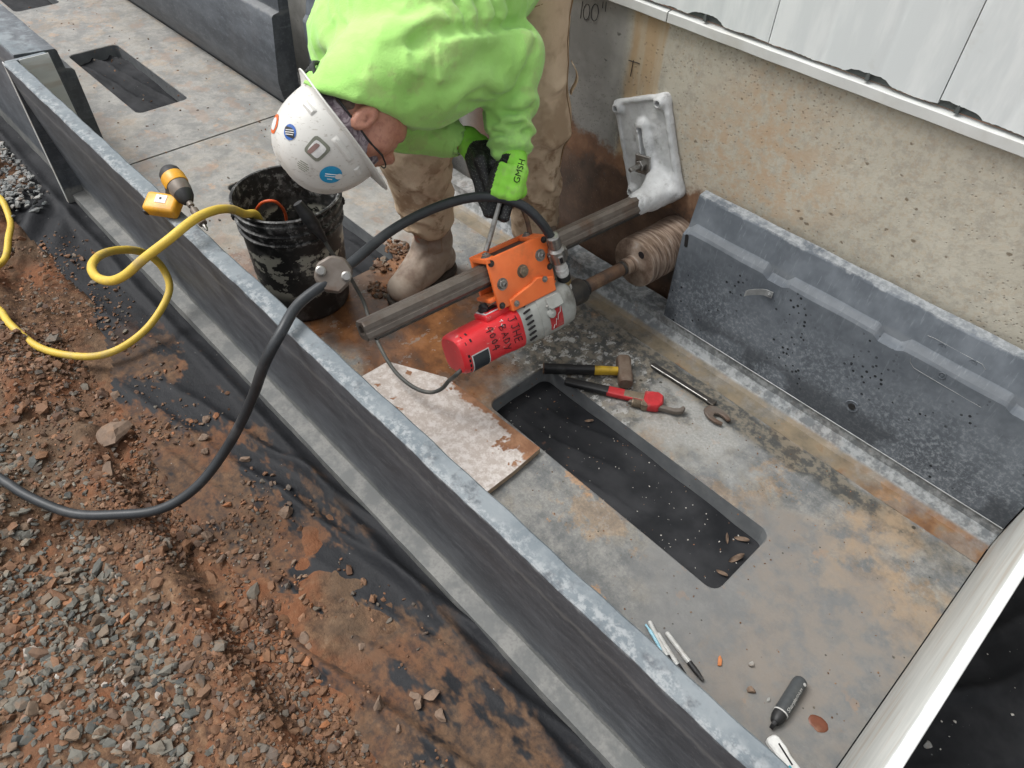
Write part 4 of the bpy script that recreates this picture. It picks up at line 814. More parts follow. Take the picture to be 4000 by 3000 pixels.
def around(t, phi, r, e=0): # point on the motor skin: t from the wall, phi degrees from the camera side upwards
    a = math.radians(phi); return rg(r * math.cos(a), -t, AX + r * math.sin(a))
def skin(t, phi, lift):     # follow the superellipse
    a = math.radians(phi); hx, hy, e = (.054, .056, 3.0) if t < .66 else ((.052, .053, 2.8) if t < .74 else (.0516, .0522, 2.9))
    if t < .594: hx, hy, e = .0565, .061, 3.0
    k = (abs(math.cos(a) / hx) ** e + abs(math.sin(a) / hy) ** e) ** (-1 / e); return around(t, phi, k + lift)
def patch(t0, t1, p0, p1, lift, nt_=4, np_=8, th=.0012, corner=None):
    b = bmesh.new(); R = []
    for i in range(nt_ + 1): R.append([b.verts.new(skin(t0 + (t1 - t0) * i / nt_, p0 + (p1 - p0) * k / np_, lift)) for k in range(np_ + 1)])
    for a, c in zip(R, R[1:]):
        for k in range(np_): b.faces.new((a[k], a[k + 1], c[k + 1], c[k]))
    r = bmesh.ops.extrude_face_region(b, geom=b.faces[:]); ctr = rg(0, -(t0 + t1) / 2, AX)
    for g in r['geom']:
        if isinstance(g, bmesh.types.BMVert): g.co += (g.co - rg(0, -(RO - g.co).dot(RY) * 1., AX)).normalized() * th
    bmesh.ops.recalc_face_normals(b, faces=b.faces); return b
# switch box on the upper side
b = bmesh.new(); box(b, (-.026, -.722, .046), (.030, -.640, .066), RM @ Matrix.Translation((0, 0, AX)), .006, 2); sw = obj('switch_box', b, M['red'], mot, smooth=35)
b = bmesh.new(); box(b, (-.020, -.717, .0655), (.024, -.647, .0685), RM @ Matrix.Translation((0, 0, AX)), .001); box(b, (-.016, -.713, .0656), (.020, -.651, .0688), RM @ Matrix.Translation((0, 0, AX)), .001); obj('switch_frame', b, M['white'], sw)
b = bmesh.new(); box(b, (-.0165, -.713, .068), (.0205, -.651, .0694), RM @ Matrix.Translation((0, 0, AX)), .001); obj('switch_pad', b, M['red'], sw)
b = bmesh.new(); box(b, (-.006, -.693, .069), (.012, -.670, .073), RM @ Matrix.Translation((0, 0, AX)) , .002); obj('switch', b, M['black'], sw)
obj('name_plate', patch(.752, .798, -52, -2, .0006, 6, 10, .0012), M['label'], mot, smooth=40)
obj('name_plate_edge', patch(.749, .801, -55, 1, .0002, 6, 10, .0008), M['white'], mot, smooth=40)
shift(-.042)
b = patch(.470, .512, -38, 12, .0006, 4, 8, .0014); bd = obj('badge', b, M['toolred'], gc, smooth=40)
b = bmesh.new(); L_ = [skin(.506 - .033 * k / 8, -34 + 42 * k / 8 + (6 * math.sin(k * 2.6)), .0026) for k in range(9)]; tube(b, L_, .0011, 5); obj('badge_script', b, M['white'], bd)
for k in range(6):
    b = bmesh.new(); a0 = 38 - k * 14; tube(b, [skin(.562, a0, .0004), skin(.574, a0 - 1.5, .0006), skin(.584, a0 - 3, .001)], [.0025, .0032, .0025], 6); obj('vent_slot', b, M['ink'], gc)
shift(.042)
for t0_, ph in ((.788, 58), (.788, 38), (.803, 55), (.803, 36), (.806, 2), (.806, -12), (.806, -26), (.806, -40)):
    b = bmesh.new(); tube(b, [skin(t0_, ph - 4, -.0012 if t0_ < .8 else -.0030), skin(t0_, ph + 4, -.0012 if t0_ < .8 else -.0030)], .0030, 6); obj('vent_slot', b, M['ink'], mot)
# handwriting, drawn round the housing
def wr(t0, ph0, chars, w_=.0125, hgt=.020, lift=.0012, r=.00085):
    b = bmesh.new(); u0 = 0
    for L in chars:
        for s_ in L: tube(b, [skin(t0 - p[1] * hgt, ph0 - math.degrees((u0 + p[0] * w_) / .058), lift) for p in s_], r, 5)
        u0 += w_ * 1.25
    return b
J = [[(.2, 1), (.9, 1)], [(.6, 1), (.6, .2), (.35, 0), (.05, .2)]]; Hh = [[(0, 1), (0, 0)], [(.9, 1), (.8, 0)], [(0, .5), (.85, .45)]]; E_ = [[(.8, 1), (.1, .95), (.1, 0), (.85, .05)], [(.1, .5), (.7, .55)]]
B_ = [[(.1, 1), (.1, 0), (.7, .1), (.75, .4), (.15, .5), (.6, .65), (.6, .9), (.1, 1)]]; A_ = [[(0, 0), (.45, 1), (.9, 0)], [(.2, .4), (.7, .4)]]; D_ = [[(.1, 1), (.1, 0), (.75, .25), (.75, .7), (.1, 1)]]; Y_ = [[(0, 1), (.45, .5)], [(.9, 1), (.3, -.1)]]
K4 = [[(.5, 1), (0, .4), (.9, .4)], [(.65, .9), (.65, -.1)]]; K0 = [[(.4, .9), (.1, .6), (.2, .15), (.6, .1), (.75, .5), (.4, .9)]]
obj('handwriting', wr(.672, 44, [J, J, Hh, E_], .0150, .022, lift=.0026, r=.0011), M['ink'], mot); obj('handwriting', wr(.704, 36, [B_, A_, D_, Y_], .0150, .020, lift=.0018, r=.0011), M['ink'], mot); obj('handwriting', wr(.738, 46, [K4, K0, K0, K4], .0135, .021, r=.0011), M['ink'], mot)
obj('paint_scratch', wr(.695, 50, [[[(0, .8), (.8, .9)], [(.4, .8), (.5, .2)]], [[(0, .4), (.3, 0), (.7, .3), (.5, .6)]]], .009, .012, .0012, .0011), M['white'], mot)
# gear case fittings
shift(-.042)
b = bmesh.new(); box(b, (-.040, -.583, -.002), (.036, -.455, .014), RM @ Matrix.Translation((0, 0, AX + .060)), .003); obj('mounting_plate', b, M['motor'], gc, smooth=30)
b = bmesh.new(); box(b, (-.046, -.590, .0142), (.040, -.452, .0185), RM @ Matrix.Translation((0, 0, AX + .060)), .001); obj('spacer_plate', b, M['dkmetal'], gc)
for y in (-.57, -.47):
    b = bmesh.new(); lathe(b, [(.0055, 0), (.0055, .030)], rmat((.038, y, AX + .046), (0, 0, 1), (1, 0, 0)), 10); obj('stud', b, M['dkmetal'], gc)
b = bmesh.new(); prism(b, rrect(-.024, .024, -.017, .017, .006), 0, .010, RM @ mat4((.0525, -.487, AX + .030), (0, 1, 0), (-.35, 0, .94), (.94, 0, .35)), .002); cov = obj('gear_selector_cover', b, M['motor'], gc, smooth=30)
b = bmesh.new(); lathe(b, [(.0125, 0), (.012, .007), (.006, .009)], RM @ frame((.057, -.506, AX + .006), (.98, 0, .1)), 16); lathe(b, [(.0035, .008), (.003, .012)], RM @ frame((.057, -.506, AX + .006), (.98, 0, .1)), 8); obj('selector_knob', b, M['motor'], gc, smooth=30)
b = bmesh.new(); tube(b, [rg(.058, -.503, AX + .012), rg(.059, -.515, AX + .030)], .0035, 8); obj('selector_lever', b, M['motor'], gc)
b = bmesh.new(); lathe(b, [(.030, .345), (.034, .350), (.0345, .40), (.036, .42)], RM @ mat4((0, 0, AX), (1, 0, 0), (0, 0, 1), (0, -1, 0)), 28); nose = obj('nose_sleeve', b, M['dkmetal'], rig, smooth=40)
b = bmesh.new(); lathe(b, [(.0235, .332), (.0235, .350)], RM @ mat4((0, 0, AX), (1, 0, 0), (0, 0, 1), (0, -1, 0)), 24); obj('spindle_ring', b, M['black'], rig, smooth=40)
shift(.042)
b = bmesh.new(); lathe(b, [(.0175, .225), (.0190, .23), (.0190, .378)], RM @ mat4((0, 0, AX), (1, 0, 0), (0, 0, 1), (0, -1, 0)), 24); obj('spindle', b, M['rusty'], rig, smooth=40)
b = bmesh.new(); lathe(b, [(.0205, .228), (.0205, .238)], RM @ mat4((0, 0, AX), (1, 0, 0), (0, 0, 1), (0, -1, 0)), 24); obj('spindle_collar', b, M['dkmetal'], rig, smooth=40)
b = bmesh.new(); lathe(b, [(.0225, .225), (.0235, .215), (.0245, .195), (.030, .190), (.070, .187), (.0735, .184), (.0740, .178), (.0740, .03), (.0755, .028), (.0755, -.03)], RM @ mat4((0, 0, AX), (1, 0, 0), (0, 0, 1), (0, -1, 0)), 56); bit = obj('core_bit', b, M['bit'], rig, smooth=40)
for k in range(2):
    a = .6 + k * math.pi; b = bmesh.new(); lathe(b, [(.011, .1865), (.011, .189), (.008, .1895)], RM @ mat4((.047 * math.cos(a), 0, AX + .047 * math.sin(a)), (1, 0, 0), (0, 0, 1), (0, -1, 0)), 14); obj('water_hole', b, M['ink'], bit)
for k in range(5):
    b = bmesh.new(); tube(b, [rg(.0742 * math.cos(a), -(.025 + .033 * k + .004 * math.sin(a + k)), AX + .0742 * math.sin(a)) for a in [2 * math.pi * j / 40 for j in range(40)]], .0007, 4, closed=True); obj('slurry_ring', b, M['rusty'], bit)
# power cable and plug hooked over the bucket
CAB = [rg(.008, -.80, AX - .034), rg(.014, -.835, AX - .042), (-1.016, .795, .165), (-1.041, .787, .12), (-1.073, .77, .095), (-1.127, .757, .085), (-1.215, .763, .075), (-1.325, .794, .07), (-1.41, .825, .085), (-1.465, .845, .115), (-1.495, .84, .165), (-1.505, .825, .22), (-1.515, .80, .28), (-1.535, .79, .325)]
b = bmesh.new(); tube(b, crom(CAB, 7), .0055, 8); obj('power_cable', b, M['grey_cable'], rig, smooth=True)
b = bmesh.new(); lathe(b, [(.007, 0), (.009, .01), (.0125, .03), (.0165, .048), (.0185, .052), (.0185, .085), (.0165, .095), (.0135, .12), (.013, .125)], frame((-1.528, .792, .318), Vector((-1.565, .765, .405)) - Vector((-1.528, .792, .318))), 16); pg = obj('cable_plug', b, M['blackdusty'], rig, smooth=35)
# slurry hanging under the carriage
me = sdfmesh(lambda X: smin(ell(X, (0, 0, 0), (.014, .011, .02)), ell(X, (.006, 0, -.016), (.009, .008, .014)), .01) + .004 * fbm(X[..., 0], X[..., 1], X[..., 2], 160, 2, 9), (-.03,) * 3, (.03,) * 3, .003); me.transform(Matrix.Translation(rg(.0, CY0 - .067, -.082))); obj('slurry_lump', me, M['black'], rig)
# ------------------------------------------------------------------ hoses
HOSE = [(-1.000, 1.132, .440), (-1.030, 1.105, .500), (-1.075, 1.075, .538), (-1.14, 1.015, .55), (-1.173, .914, .55), (-1.174, .78, .545), (-1.144, .646, .535), (-1.138, .592, .525), (-1.135, .504, .505), (-1.10, .436, .488), (-1.102, .386, .43), (-1.145, .35, .31), (-1.19, .283, .17), (-1.211, .188, .075), (-1.246, .1, .03), (-1.314, .02, .012), (-1.398, -.056, .0), (-1.511, -.112, .0), (-1.607, -.143, .0), (-1.75, -.188, .0), (-2.1, -.26, -.02)]
hs_ = thing('water_hose', 'thick black rubber hose arching from the drill over the trough wall to the soil', 'hose', (-1.2, .5, 0))
HOSE = [(x, y, z if z > .05 else max(z, float(ground_h(x, y)) + .016)) for x, y, z in HOSE]; b = bmesh.new(); tube(b, crom(HOSE, 8), .0116, 14); obj('hose_body', b, M['hose'], hs_, smooth=True)
top = Vector((-1.000, 1.132, .440)); bot = rg(.012, -.447, AX + .030); fd = (bot - top); fl = fd.length; Mf = frame(top, fd)
def fit(name, prof, m): b = bmesh.new(); lathe(b, [(r, z * fl) for r, z in prof], Mf, 18); return obj(name, b, M[m], hs_, smooth=35)
fit('crimp_collar', [(.0135, -.14), (.0165, -.12), (.0165, .06), (.0145, .10)], 'steel'); fit('coupler_body', [(.0145, .10), (.0215, .13), (.0225, .16), (.0225, .33), (.0205, .37)], 'steel')
for k in range(4):
    a = k * 1.57 + .4; b = bmesh.new(); box(b, (.0195, -.008, .175 * fl), (.0255, .008, .34 * fl), Mf @ Matrix.Rotation(a, 4, 'Z'), .002); o = obj('coupler_lug', b, M['steel'], hs_); b = bmesh.new(); box(b, (.0245, -.004, .205 * fl), (.0262, .004, .31 * fl), Mf @ Matrix.Rotation(a, 4, 'Z')); obj('lug_window', b, M['ink'], o)
fit('coupler_sleeve', [(.0155, .36), (.0155, .52), (.0175, .53), (.0175, .57), (.016, .575), (.016, .60), (.0175, .605), (.0175, .64), (.016, .65), (.016, .68)], 'white'); fit('seal_ring', [(.0175, .68), (.0178, .79)], 'black'); fit('brass_fitting', [(.0155, .79), (.0165, .80), (.0165, .83), (.014, .835), (.0165, .84), (.0165, .875), (.012, .89), (.0085, .90), (.0085, 1.0)], 'brass'); fit('elbow_flange', [(.015, .985), (.015, 1.005)], 'white')
# cast splice on the hose
Mc = frame((-1.142, .598, .528), Vector((.68, -.36, .64)), Vector((.05, 1, .25))) @ Matrix.Scale(1.3, 4)
b = bmesh.new(); prism(b, [(-.030, -.012), (-.012, -.030), (.012, -.026), (.030, -.012), (.030, .012), (.014, .028), (-.012, .030), (-.030, .014)], -.014, .014, Mc, .004); sp_ = obj('splice_clamp', b, M['column'], hs_, smooth=35)
for x, y in ((-.014, .016), (.014, -.014)):
    b = bmesh.new(); lathe(b, [(.0085, .013), (.0085, .017), (.006, .019)], Mc @ Matrix.Translation((x, y, 0)), 14); obj('rivet', b, M['steel'], sp_, smooth=35)
YEL = [(-2.404, .039, -.02), (-2.316, .065, -.025), (-2.2, .067, -.025), (-2.058, .097, -.025), (-1.944, .173, -.025), (-1.903, .251, -.022), (-1.906, .344, -.005), (-1.929, .425, .03), (-1.953, .473, .07), (-1.98, .481, .12), (-1.959, .456, .19), (-1.907, .41, .26), (-1.877, .36, .3), (-1.835, .311, .33), (-1.773, .273, .35), (-1.694, .26, .37), (-1.613, .271, .4), (-1.568, .298, .43), (-1.539, .342, .47), (-1.518, .4, .505), (-1.534, .477, .52), (-1.569, .542, .5), (-1.61, .596, .46), (-1.652, .643, .405), (-1.70, .69, .36), (-1.74, .72, .28), (-1.76, .76, .16)]
YEL = [(x, y, z if z > .0 else max(z, float(ground_h(x, y)) + .012, (float(fabric_h(x, y)) if y > .13 else -1) + .012)) for x, y, z in YEL]; Y0 = [(x, y, max(float(ground_h(x, y)), float(fabric_h(x, y))) + .016) for x, y in ((-3.041, .262), (-2.928, .274), (-2.808, .254), (-2.692, .216), (-2.581, .163), (-2.50, .087), (-2.45, .045))]; b = bmesh.new(); tube(b, crom(Y0 + YEL, 7), .0110, 12)
tag(obj('yellow_hose', b, M['hoseyellow'], loc=(-1.9, .25, 0), smooth=True), 'yellow rubber hose looping over the trough wall into the black bucket', 'hose')
# ------------------------------------------------------------------ bucket
BC = Vector((-1.724, .800, .002)); bk = thing('bucket', 'black plastic bucket with flaking print and dried slurry', 'bucket', BC)
MB_ = Matrix.Translation(BC); b = bmesh.new(); wallp = [(.123, .0), (.128, .004), (.129, .012), (.1305, .02), (.142, .27), (.1435, .285), (.150, .288), (.150, .292), (.144, .295), (.1445, .315), (.152, .318), (.152, .322), (.1455, .325), (.146, .345), (.1535, .348), (.1535, .354), (.147, .357), (.1475, .362), (.152, .366), (.153, .371), (.149, .3735), (.1445, .372), (.1425, .36), (.1395, .27), (.1265, .012), (.001, .010)]
lathe(b, wallp, MB_, 64); obj('bucket_shell', b, M['bucket'], bk, smooth=50)
e1_, e2_ = Vector((.43, .90, 0)), Vector((-.90, .43, 0))
b = bmesh.new(); tube(b, [BC + e1_ * .158 * math.cos(math.pi * k / 24) + e2_ * .158 * math.sin(math.pi * k / 24) + Vector((0, 0, .320 - .10 * math.sin(math.pi * k / 24))) for k in range(25)], .0022, 6); obj('bail_handle', b, M['dkmetal'], bk)
for s_ in (-1, 1):
    b = bmesh.new(); lathe(b, [(.012, 0), (.012, .007), (.008, .010)], frame(BC + e1_ * s_ * .148 + Vector((0, 0, .320)), e1_ * s_), 14); obj('handle_ear', b, M['blackdusty'], bk)
b = bmesh.new(); LP = crom([(-1.86, .767, .18), (-1.836, .744, .255), (-1.802, .737, .305), (-1.763, .745, .345), (-1.743, .767, .35), (-1.747, .787, .325), (-1.764, .804, .28), (-1.80, .815, .2)], 6); tube(b, LP, .0042, 8)
tag(obj('orange_cord', b, M['orangecord'], loc=(-1.69, .73, .12), smooth=True), 'loop of thin orange cord standing up inside the bucket', 'cord')
# ------------------------------------------------------------------ impact driver on the wall rim
dr = thing('impact_driver', 'yellow and black cordless impact driver resting on the trough wall rim', 'power tool', (-1.68, .50, .467))
# battery up and toward the camera, handle down behind it, nose along the rim to the lower right
bx = Vector((.80, .60, -.02)).normalized(); bz = Vector((.10, -.42, .90)).normalized(); bz = (bz - bx * bz.dot(bx)).normalized(); by = bz.cross(bx); BM_ = mat4((-1.683, .462, .492), bx, by, bz)
b = bmesh.new(); box(b, (-.040, -.026, -.018), (.042, .026, .018), BM_, .009, 3); bat = obj('battery', b, M['yellow'], dr, smooth=35)
b = bmesh.new(); box(b, (-.0415, -.0275, -.012), (-.030, .0, .004), BM_, .002); obj('battery_latch', b, M['blackdusty'], bat)
b = bmesh.new(); prism(b, rrect(-.014, .014, -.011, .011, .002), .0182, .0192, BM_ @ Matrix.Translation((.002, .006, 0))); stk = obj('white_tag', b, M['white'], bat); b = bmesh.new(); lathe(b, [(.003, .0190), (.003, .0198)], BM_ @ Matrix.Translation((.001, .007, 0)), 10); obj('tag_dot', b, M['ink'], stk)
nz = (Vector((-1.555, .500, .478)) - Vector((-1.722, .512, .540))).normalized()
me = sdfmesh(lambda X: smin(cap(X, (-1.688, .492, .492), (-1.692, .505, .515), .020, .019), cap(X, (-1.705, .512, .532), (-1.68, .511, .524), .026, .026), .012), (-1.77, .43, .44), (-1.62, .58, .58), .004); obj('handle', me, M['blackdusty'], dr)
Mn = frame((-1.735, .515, .545), nz, (0, 0, 1)) @ Matrix.Scale(.85, 4); b = bmesh.new(); lathe(b, [(.010, -.004), (.022, .002), (.030, .014), (.032, .04), (.031, .052)], Mn, 20); obj('motor_cap', b, M['blackdusty'], dr, smooth=35)
b = bmesh.new(); lathe(b, [(.0325, .030), (.0335, .034), (.0335, .060), (.0325, .064)], Mn, 20); obj('body_shell', b, M['yellow'], dr, smooth=35)
b = bmesh.new(); lathe(b, [(.031, .06), (.030, .085), (.027, .10)], Mn, 20); obj('gear_nose', b, M['column'], dr, smooth=35)
b = bmesh.new(); lathe(b, [(.0275, .098), (.0245, .112), (.016, .128), (.012, .132)], Mn, 20); obj('rubber_nose', b, M['black'], dr, smooth=35)
b = bmesh.new(); lathe(b, [(.0095, .13), (.0095, .146), (.005, .148), (.005, .158)], Mn, 14); lathe(b, [(.005, .156), (.0115, .16), (.0125, .19), (.0125, .215), (.011, .217)], Mn, 16); obj('socket', b, M['column'], dr, smooth=35)
b = bmesh.new(); lathe(b, [(.0055, .215), (.0055, .232), (.003, .24)], Mn, 10); obj('driver_bit', b, M['steel'], dr, smooth=35)
# ------------------------------------------------------------------ hand tools and litter on the floor
def line(a, b_): a, b_ = Vector(a), Vector(b_); return a, b_, (b_ - a).normalized(), (b_ - a).length
a, b_, d, L = line((-.985, 1.118, .019), (-.815, 1.288, .022)); hm = thing('sledge_hammer', 'short sledge hammer with yellow and black handle lying by the floor opening', 'hammer', (-.9, 1.2, 0)); Mh = frame(a, d, (0, 0, 1))
b = bmesh.new(); loft(b, [(0, .014, .0115, 3), (.004, .0165, .0135, 3), (.012, .0155, .0125, 3), (.10, .0145, .0120, 3), (.145, .0150, .0125, 3)], Mh, 20); obj('grip', b, M['blackdusty'], hm, smooth=40)
b = bmesh.new(); loft(b, [(.142, .0135, .0115, 3), (.20, .0125, .0105, 3), (.225, .0125, .0105, 3)], Mh, 20); obj('handle', b, M['wood_yellow'], hm, smooth=40)
hdv = Vector((d.y, -d.x, 0)); Mhh = frame(a + d * .231 - hdv * .052, hdv, (0, 0, 1)); b = bmesh.new(); loft(b, [(0, .017, .017, 3), (.004, .0205, .0205, 3), (.022, .0215, .0215, 4), (.03, .0195, .0195, 6), (.072, .0195, .0195, 6), (.08, .0215, .0215, 4), (.1, .0205, .0205, 3), (.104, .017, .017, 3)], Mhh, 24); obj('hammer_head', b, M['hammer'], hm, smooth=35)
b = bmesh.new(); lathe(b, [(.0165, -.003), (.0175, .0)], Mh, 14); obj('butt_cap', b, M['rusty'], hm)
pw = thing('pipe_wrench', 'red pipe wrench with worn black handle pointing at the floor opening', 'wrench', (-.78, 1.2, 0)); a, b_, d, L = line((-.913, 1.131, .014), (-.640, 1.292, .014)); Mp = frame(a, d, (0, 0, 1)); s_ = Vector((d.y, -d.x, 0))
b = bmesh.new(); loft(b, [(0, .0075, .010, 4), (.006, .009, .0125, 4), (.10, .009, .0135, 4), (.125, .0095, .0145, 4)], Mp, 16); obj('handle', b, M['blackdusty'], pw, smooth=35)
b = bmesh.new(); loft(b, [(.122, .0085, .0145, 5), (.20, .0088, .0155, 5), (.235, .0095, .017, 5)], Mp, 16); obj('handle_shank', b, M['toolred'], pw, smooth=35)
b = bmesh.new(); loft(b, [(.170, .002, .012, 6), (.235, .002, .013, 6)], Mp @ Matrix.Translation((.0082, 0, 0)), 12); obj('shank_groove', b, M['irontan'], pw)
Mq = frame(a, d, (0, 0, 1)) @ Matrix.Rotation(math.radians(0), 4, 'Z')
b = bmesh.new(); prism(b, [(.225, -.022), (.262, -.028), (.278, -.018), (.280, .012), (.268, .030), (.240, .034), (.226, .020)], -.013, .015, mat4(a, d, s_, (0, 0, 1)), .004); obj('head_housing', b, M['toolred'], pw, smooth=35)
b = bmesh.new(); lathe(b, [(.0115, .196), (.0125, .199)] + [q_ for k in range(6) for q_ in ((.0125, .199 + k * .004), (.0108, .2015 + k * .004))] + [(.0115, .224)], frame(a + s_ * .022, d), 18); obj('knurled_nut', b, M['irontan'], pw)
b = bmesh.new(); prism(b, [(.185, .014), (.29, .010), (.318, .012), (.336, .004), (.342, -.012), (.334, -.018), (.326, -.006), (.310, -.001), (.275, -.002), (.19, .004)], -.006, .009, mat4(a + s_ * .016, d, s_, (0, 0, 1)), .002); obj('hook_jaw', b, M['column'], pw)
b = bmesh.new(); prism(b, [(.222, .015), (.236, .012), (.240, .034), (.224, .036)], -.011, .0135, mat4(a, d, s_, (0, 0, 1)), .002); obj('spring_bracket', b, M['irontan'], pw)
ow = thing('open_end_wrench', 'long dark open-end wrench lying along the rusty gutter', 'wrench', (-.66, 1.38, 0)); a, b_, d, L = line((-.797, 1.374, .006), (-.530, 1.386, .006)); s_ = Vector((-d.y, d.x, 0)); Mo = mat4(a, d, s_, (0, 0, 1))
b = bmesh.new(); prism(b, [(0, 0), (.004, .0075), (.012, .0095), (.06, .009), (.19, .0085), (.222, .011), (.222, -.011), (.19, -.0085), (.06, -.009), (.012, -.0095), (.004, -.0075)], 0, .0075, Mo, .0018); obj('shank', b, M['dkmetal'], ow, smooth=35)
b = bmesh.new(); tube(b, [a + d * .006 + Vector((0, 0, .008)) - s_ * .0075, a + d * .2 + Vector((0, 0, .008)) - s_ * .0075], .0012, 5); obj('bright_edge', b, M['steel'], ow)
jaw = [(.215, -.011), (.228, -.021), (.246, -.0255), (.264, -.024), (.284, -.016), (.281, -.0075), (.262, -.012), (.250, -.011), (.2445, -.002), (.250, .008), (.264, .0115), (.284, .009), (.288, .018), (.268, .0255), (.246, .0265), (.228, .0215), (.215, .011)]
b = bmesh.new(); prism(b, jaw, 0, .010, Mo @ Matrix.Rotation(math.radians(-8), 4, 'Z') , .0018); obj('jaw', b, M['column'], ow, smooth=35)
# board
bd_ = bmesh.new(); poly = [(-1.335, .775), (-.775, .690), (-.765, .80), (-.788, .905), (-1.13, .885), (-1.325, .905)]
poly = [(-1.30, .742), (-.772, .709), (-.772, .80), (-.783, .902), (-1.02, .892), (-1.140, .884), (-1.29, .895)]
poly = [(-1.30, .640), (-.772, .640), (-.775, .80), (-.783, .902), (-.90, .896), (-1.02, .892), (-1.140, .884), (-1.30, .80)]
b = bmesh.new(); prism(b, [(x + 1.0, y - .78) for x, y in poly], .004, .022, Matrix.Translation((-1.0, .78, 0))); o = obj('plywood_board', b, [M['board'], M['boardedge']], loc=(-1.0, .78, .004)); tag(o, 'scrap plywood board caked with pale mud against the near wall', 'board')
for p_ in o.data.polygons:
    if abs(p_.normal.z) < .5: p_.material_index = 1
# pens
def pen(a, b_, label, capm='black'):
    a, b_, d, L = line(a, b_); t_ = thing('marker_pen', label, 'pen', a, 'silver marker pens'); Mx_ = frame(a, d); b = bmesh.new(); lathe(b, [(.0035, 0), (.0052, .003), (.0056, L * .64)], Mx_, 14); obj('barrel', b, M['penbody'], t_, smooth=35)
    b = bmesh.new(); lathe(b, [(.0060, L * .63), (.0060, L * .82), (.0042, L * .95), (.0032, L)], Mx_, 14); obj('cap', b, M[capm], t_, smooth=35); return t_
pen((-.291, .749, .0065), (-.172, .698, .0065), 'silver marker pen lying nearest the wall beside a pale blue clip'); pen((-.262, .741, .0065), (-.147, .704, .0065), 'middle silver marker pen of the three on the floor'); pen((-.250, .757, .0065), (-.134, .731, .0065), 'silver marker pen set a little apart toward the pebbles')
b = bmesh.new(); tube(b, crom([(-.292, .738, .006), (-.276, .733, .008), (-.245, .722, .008), (-.228, .714, .006)], 4), [.0025] * 4 + [.0038] * 5 + [.003] * 4, 8); tag(obj('pen_clip', b, M['penblue'], loc=(-.25, .71, 0), smooth=True), 'small pale blue plastic pen lying against the wall beside the markers', 'pen')
a, b_, d, L = line((.004, .879, .0165), (.0145, .752, .013)); mk_ = thing('chisel_marker', 'fat charcoal grey chisel-tip marker on the floor', 'marker', a); Mx_ = frame(a, d, (0, 0, 1))
b = bmesh.new(); lathe(b, [(.009, 0), (.0125, .003), (.0148, .010), (.0150, L * .70)], Mx_, 22); obj('barrel', b, M['markgrey'], mk_, smooth=35)
b = bmesh.new(); lathe(b, [(.0152, L * .695), (.0152, L * .715)], Mx_, 22); obj('white_band', b, M['white'], mk_)
b = bmesh.new(); lathe(b, [(.0140, L * .715), (.0138, L * .80), (.0105, L * .88), (.0085, L * .90)], Mx_, 22); obj('neck', b, M['black'], mk_, smooth=35)
b = bmesh.new(); loft(b, [(L * .89, .0075, .0055, 4), (L * .96, .0065, .0045, 4), (L * 1.0, .0015, .004, 4, -.004, 0)], Mx_, 16); obj('chisel_tip', b, M['black'], mk_, smooth=35)
def textmesh(body, size):
    cu = bpy.data.curves.new('tx', 'FONT'); cu.body = body; cu.size = size; cu.align_x = 'CENTER'; cu.align_y = 'CENTER'; cu.extrude = .0002
    o_ = bpy.data.objects.new('tx', cu); C.objects.link(o_); dg = bpy.context.evaluated_depsgraph_get(); me_ = bpy.data.meshes.new_from_object(o_.evaluated_get(dg)); bpy.data.objects.remove(o_); bpy.data.curves.remove(cu); return me_
up_ = Vector((.75, -.1, 1)); up_ = (up_ - d * up_.dot(d)).normalized()
for body, tt, sz in (('Sharpie', .52, .012), ('MAGNUM', .33, .008)):
    me = textmesh(body, sz); xd = -d; me.transform(mat4(a + d * L * tt + up_ * .0153, xd, up_.cross(xd), up_)); obj('print', me, M['penbody'], mk_)
b = bmesh.new(); prism(b, [(.0032 * math.cos(k), .0042 * math.sin(k)) for k in [i * .628 for i in range(10)]], 0, .0006, mat4(a + d * .013 + up_ * .0150, d, up_.cross(d), up_)); obj('print_dot', b, M['penbody'], mk_)
# utility knife at the bottom edge
kn = thing('utility_knife', 'white utility knife with teal label at the bottom edge on the floor', 'knife', (.06, .73, 0)); a = Vector((.022, .738, .0)); d = Vector((.95, -.30, 0)).normalized(); s_ = Vector((-d.y, d.x, 0)); Mk = mat4(a, d, s_, (0, 0, 1))
b = bmesh.new(); prism(b, [(0, -.010), (.006, -.0145), (.05, -.0125), (.11, -.015), (.135, -.012), (.135, .010), (.085, .0135), (.045, .011), (.03, .014), (.006, .012), (0, .006)], .001, .017, Mk, .003); obj('handle', b, M['white'], kn, smooth=35)
b = bmesh.new(); prism(b, [(.018, .001), (.060, -.001), (.060, .0025), (.018, .0045)], .0165, .0174, Mk); obj('slider_slot', b, M['ink'], kn)
b = bmesh.new(); prism(b, [(.058, -.0115), (.105, -.013), (.105, -.004), (.058, -.0035)], .0166, .0174, Mk); obj('teal_label', b, M['teal'], kn)
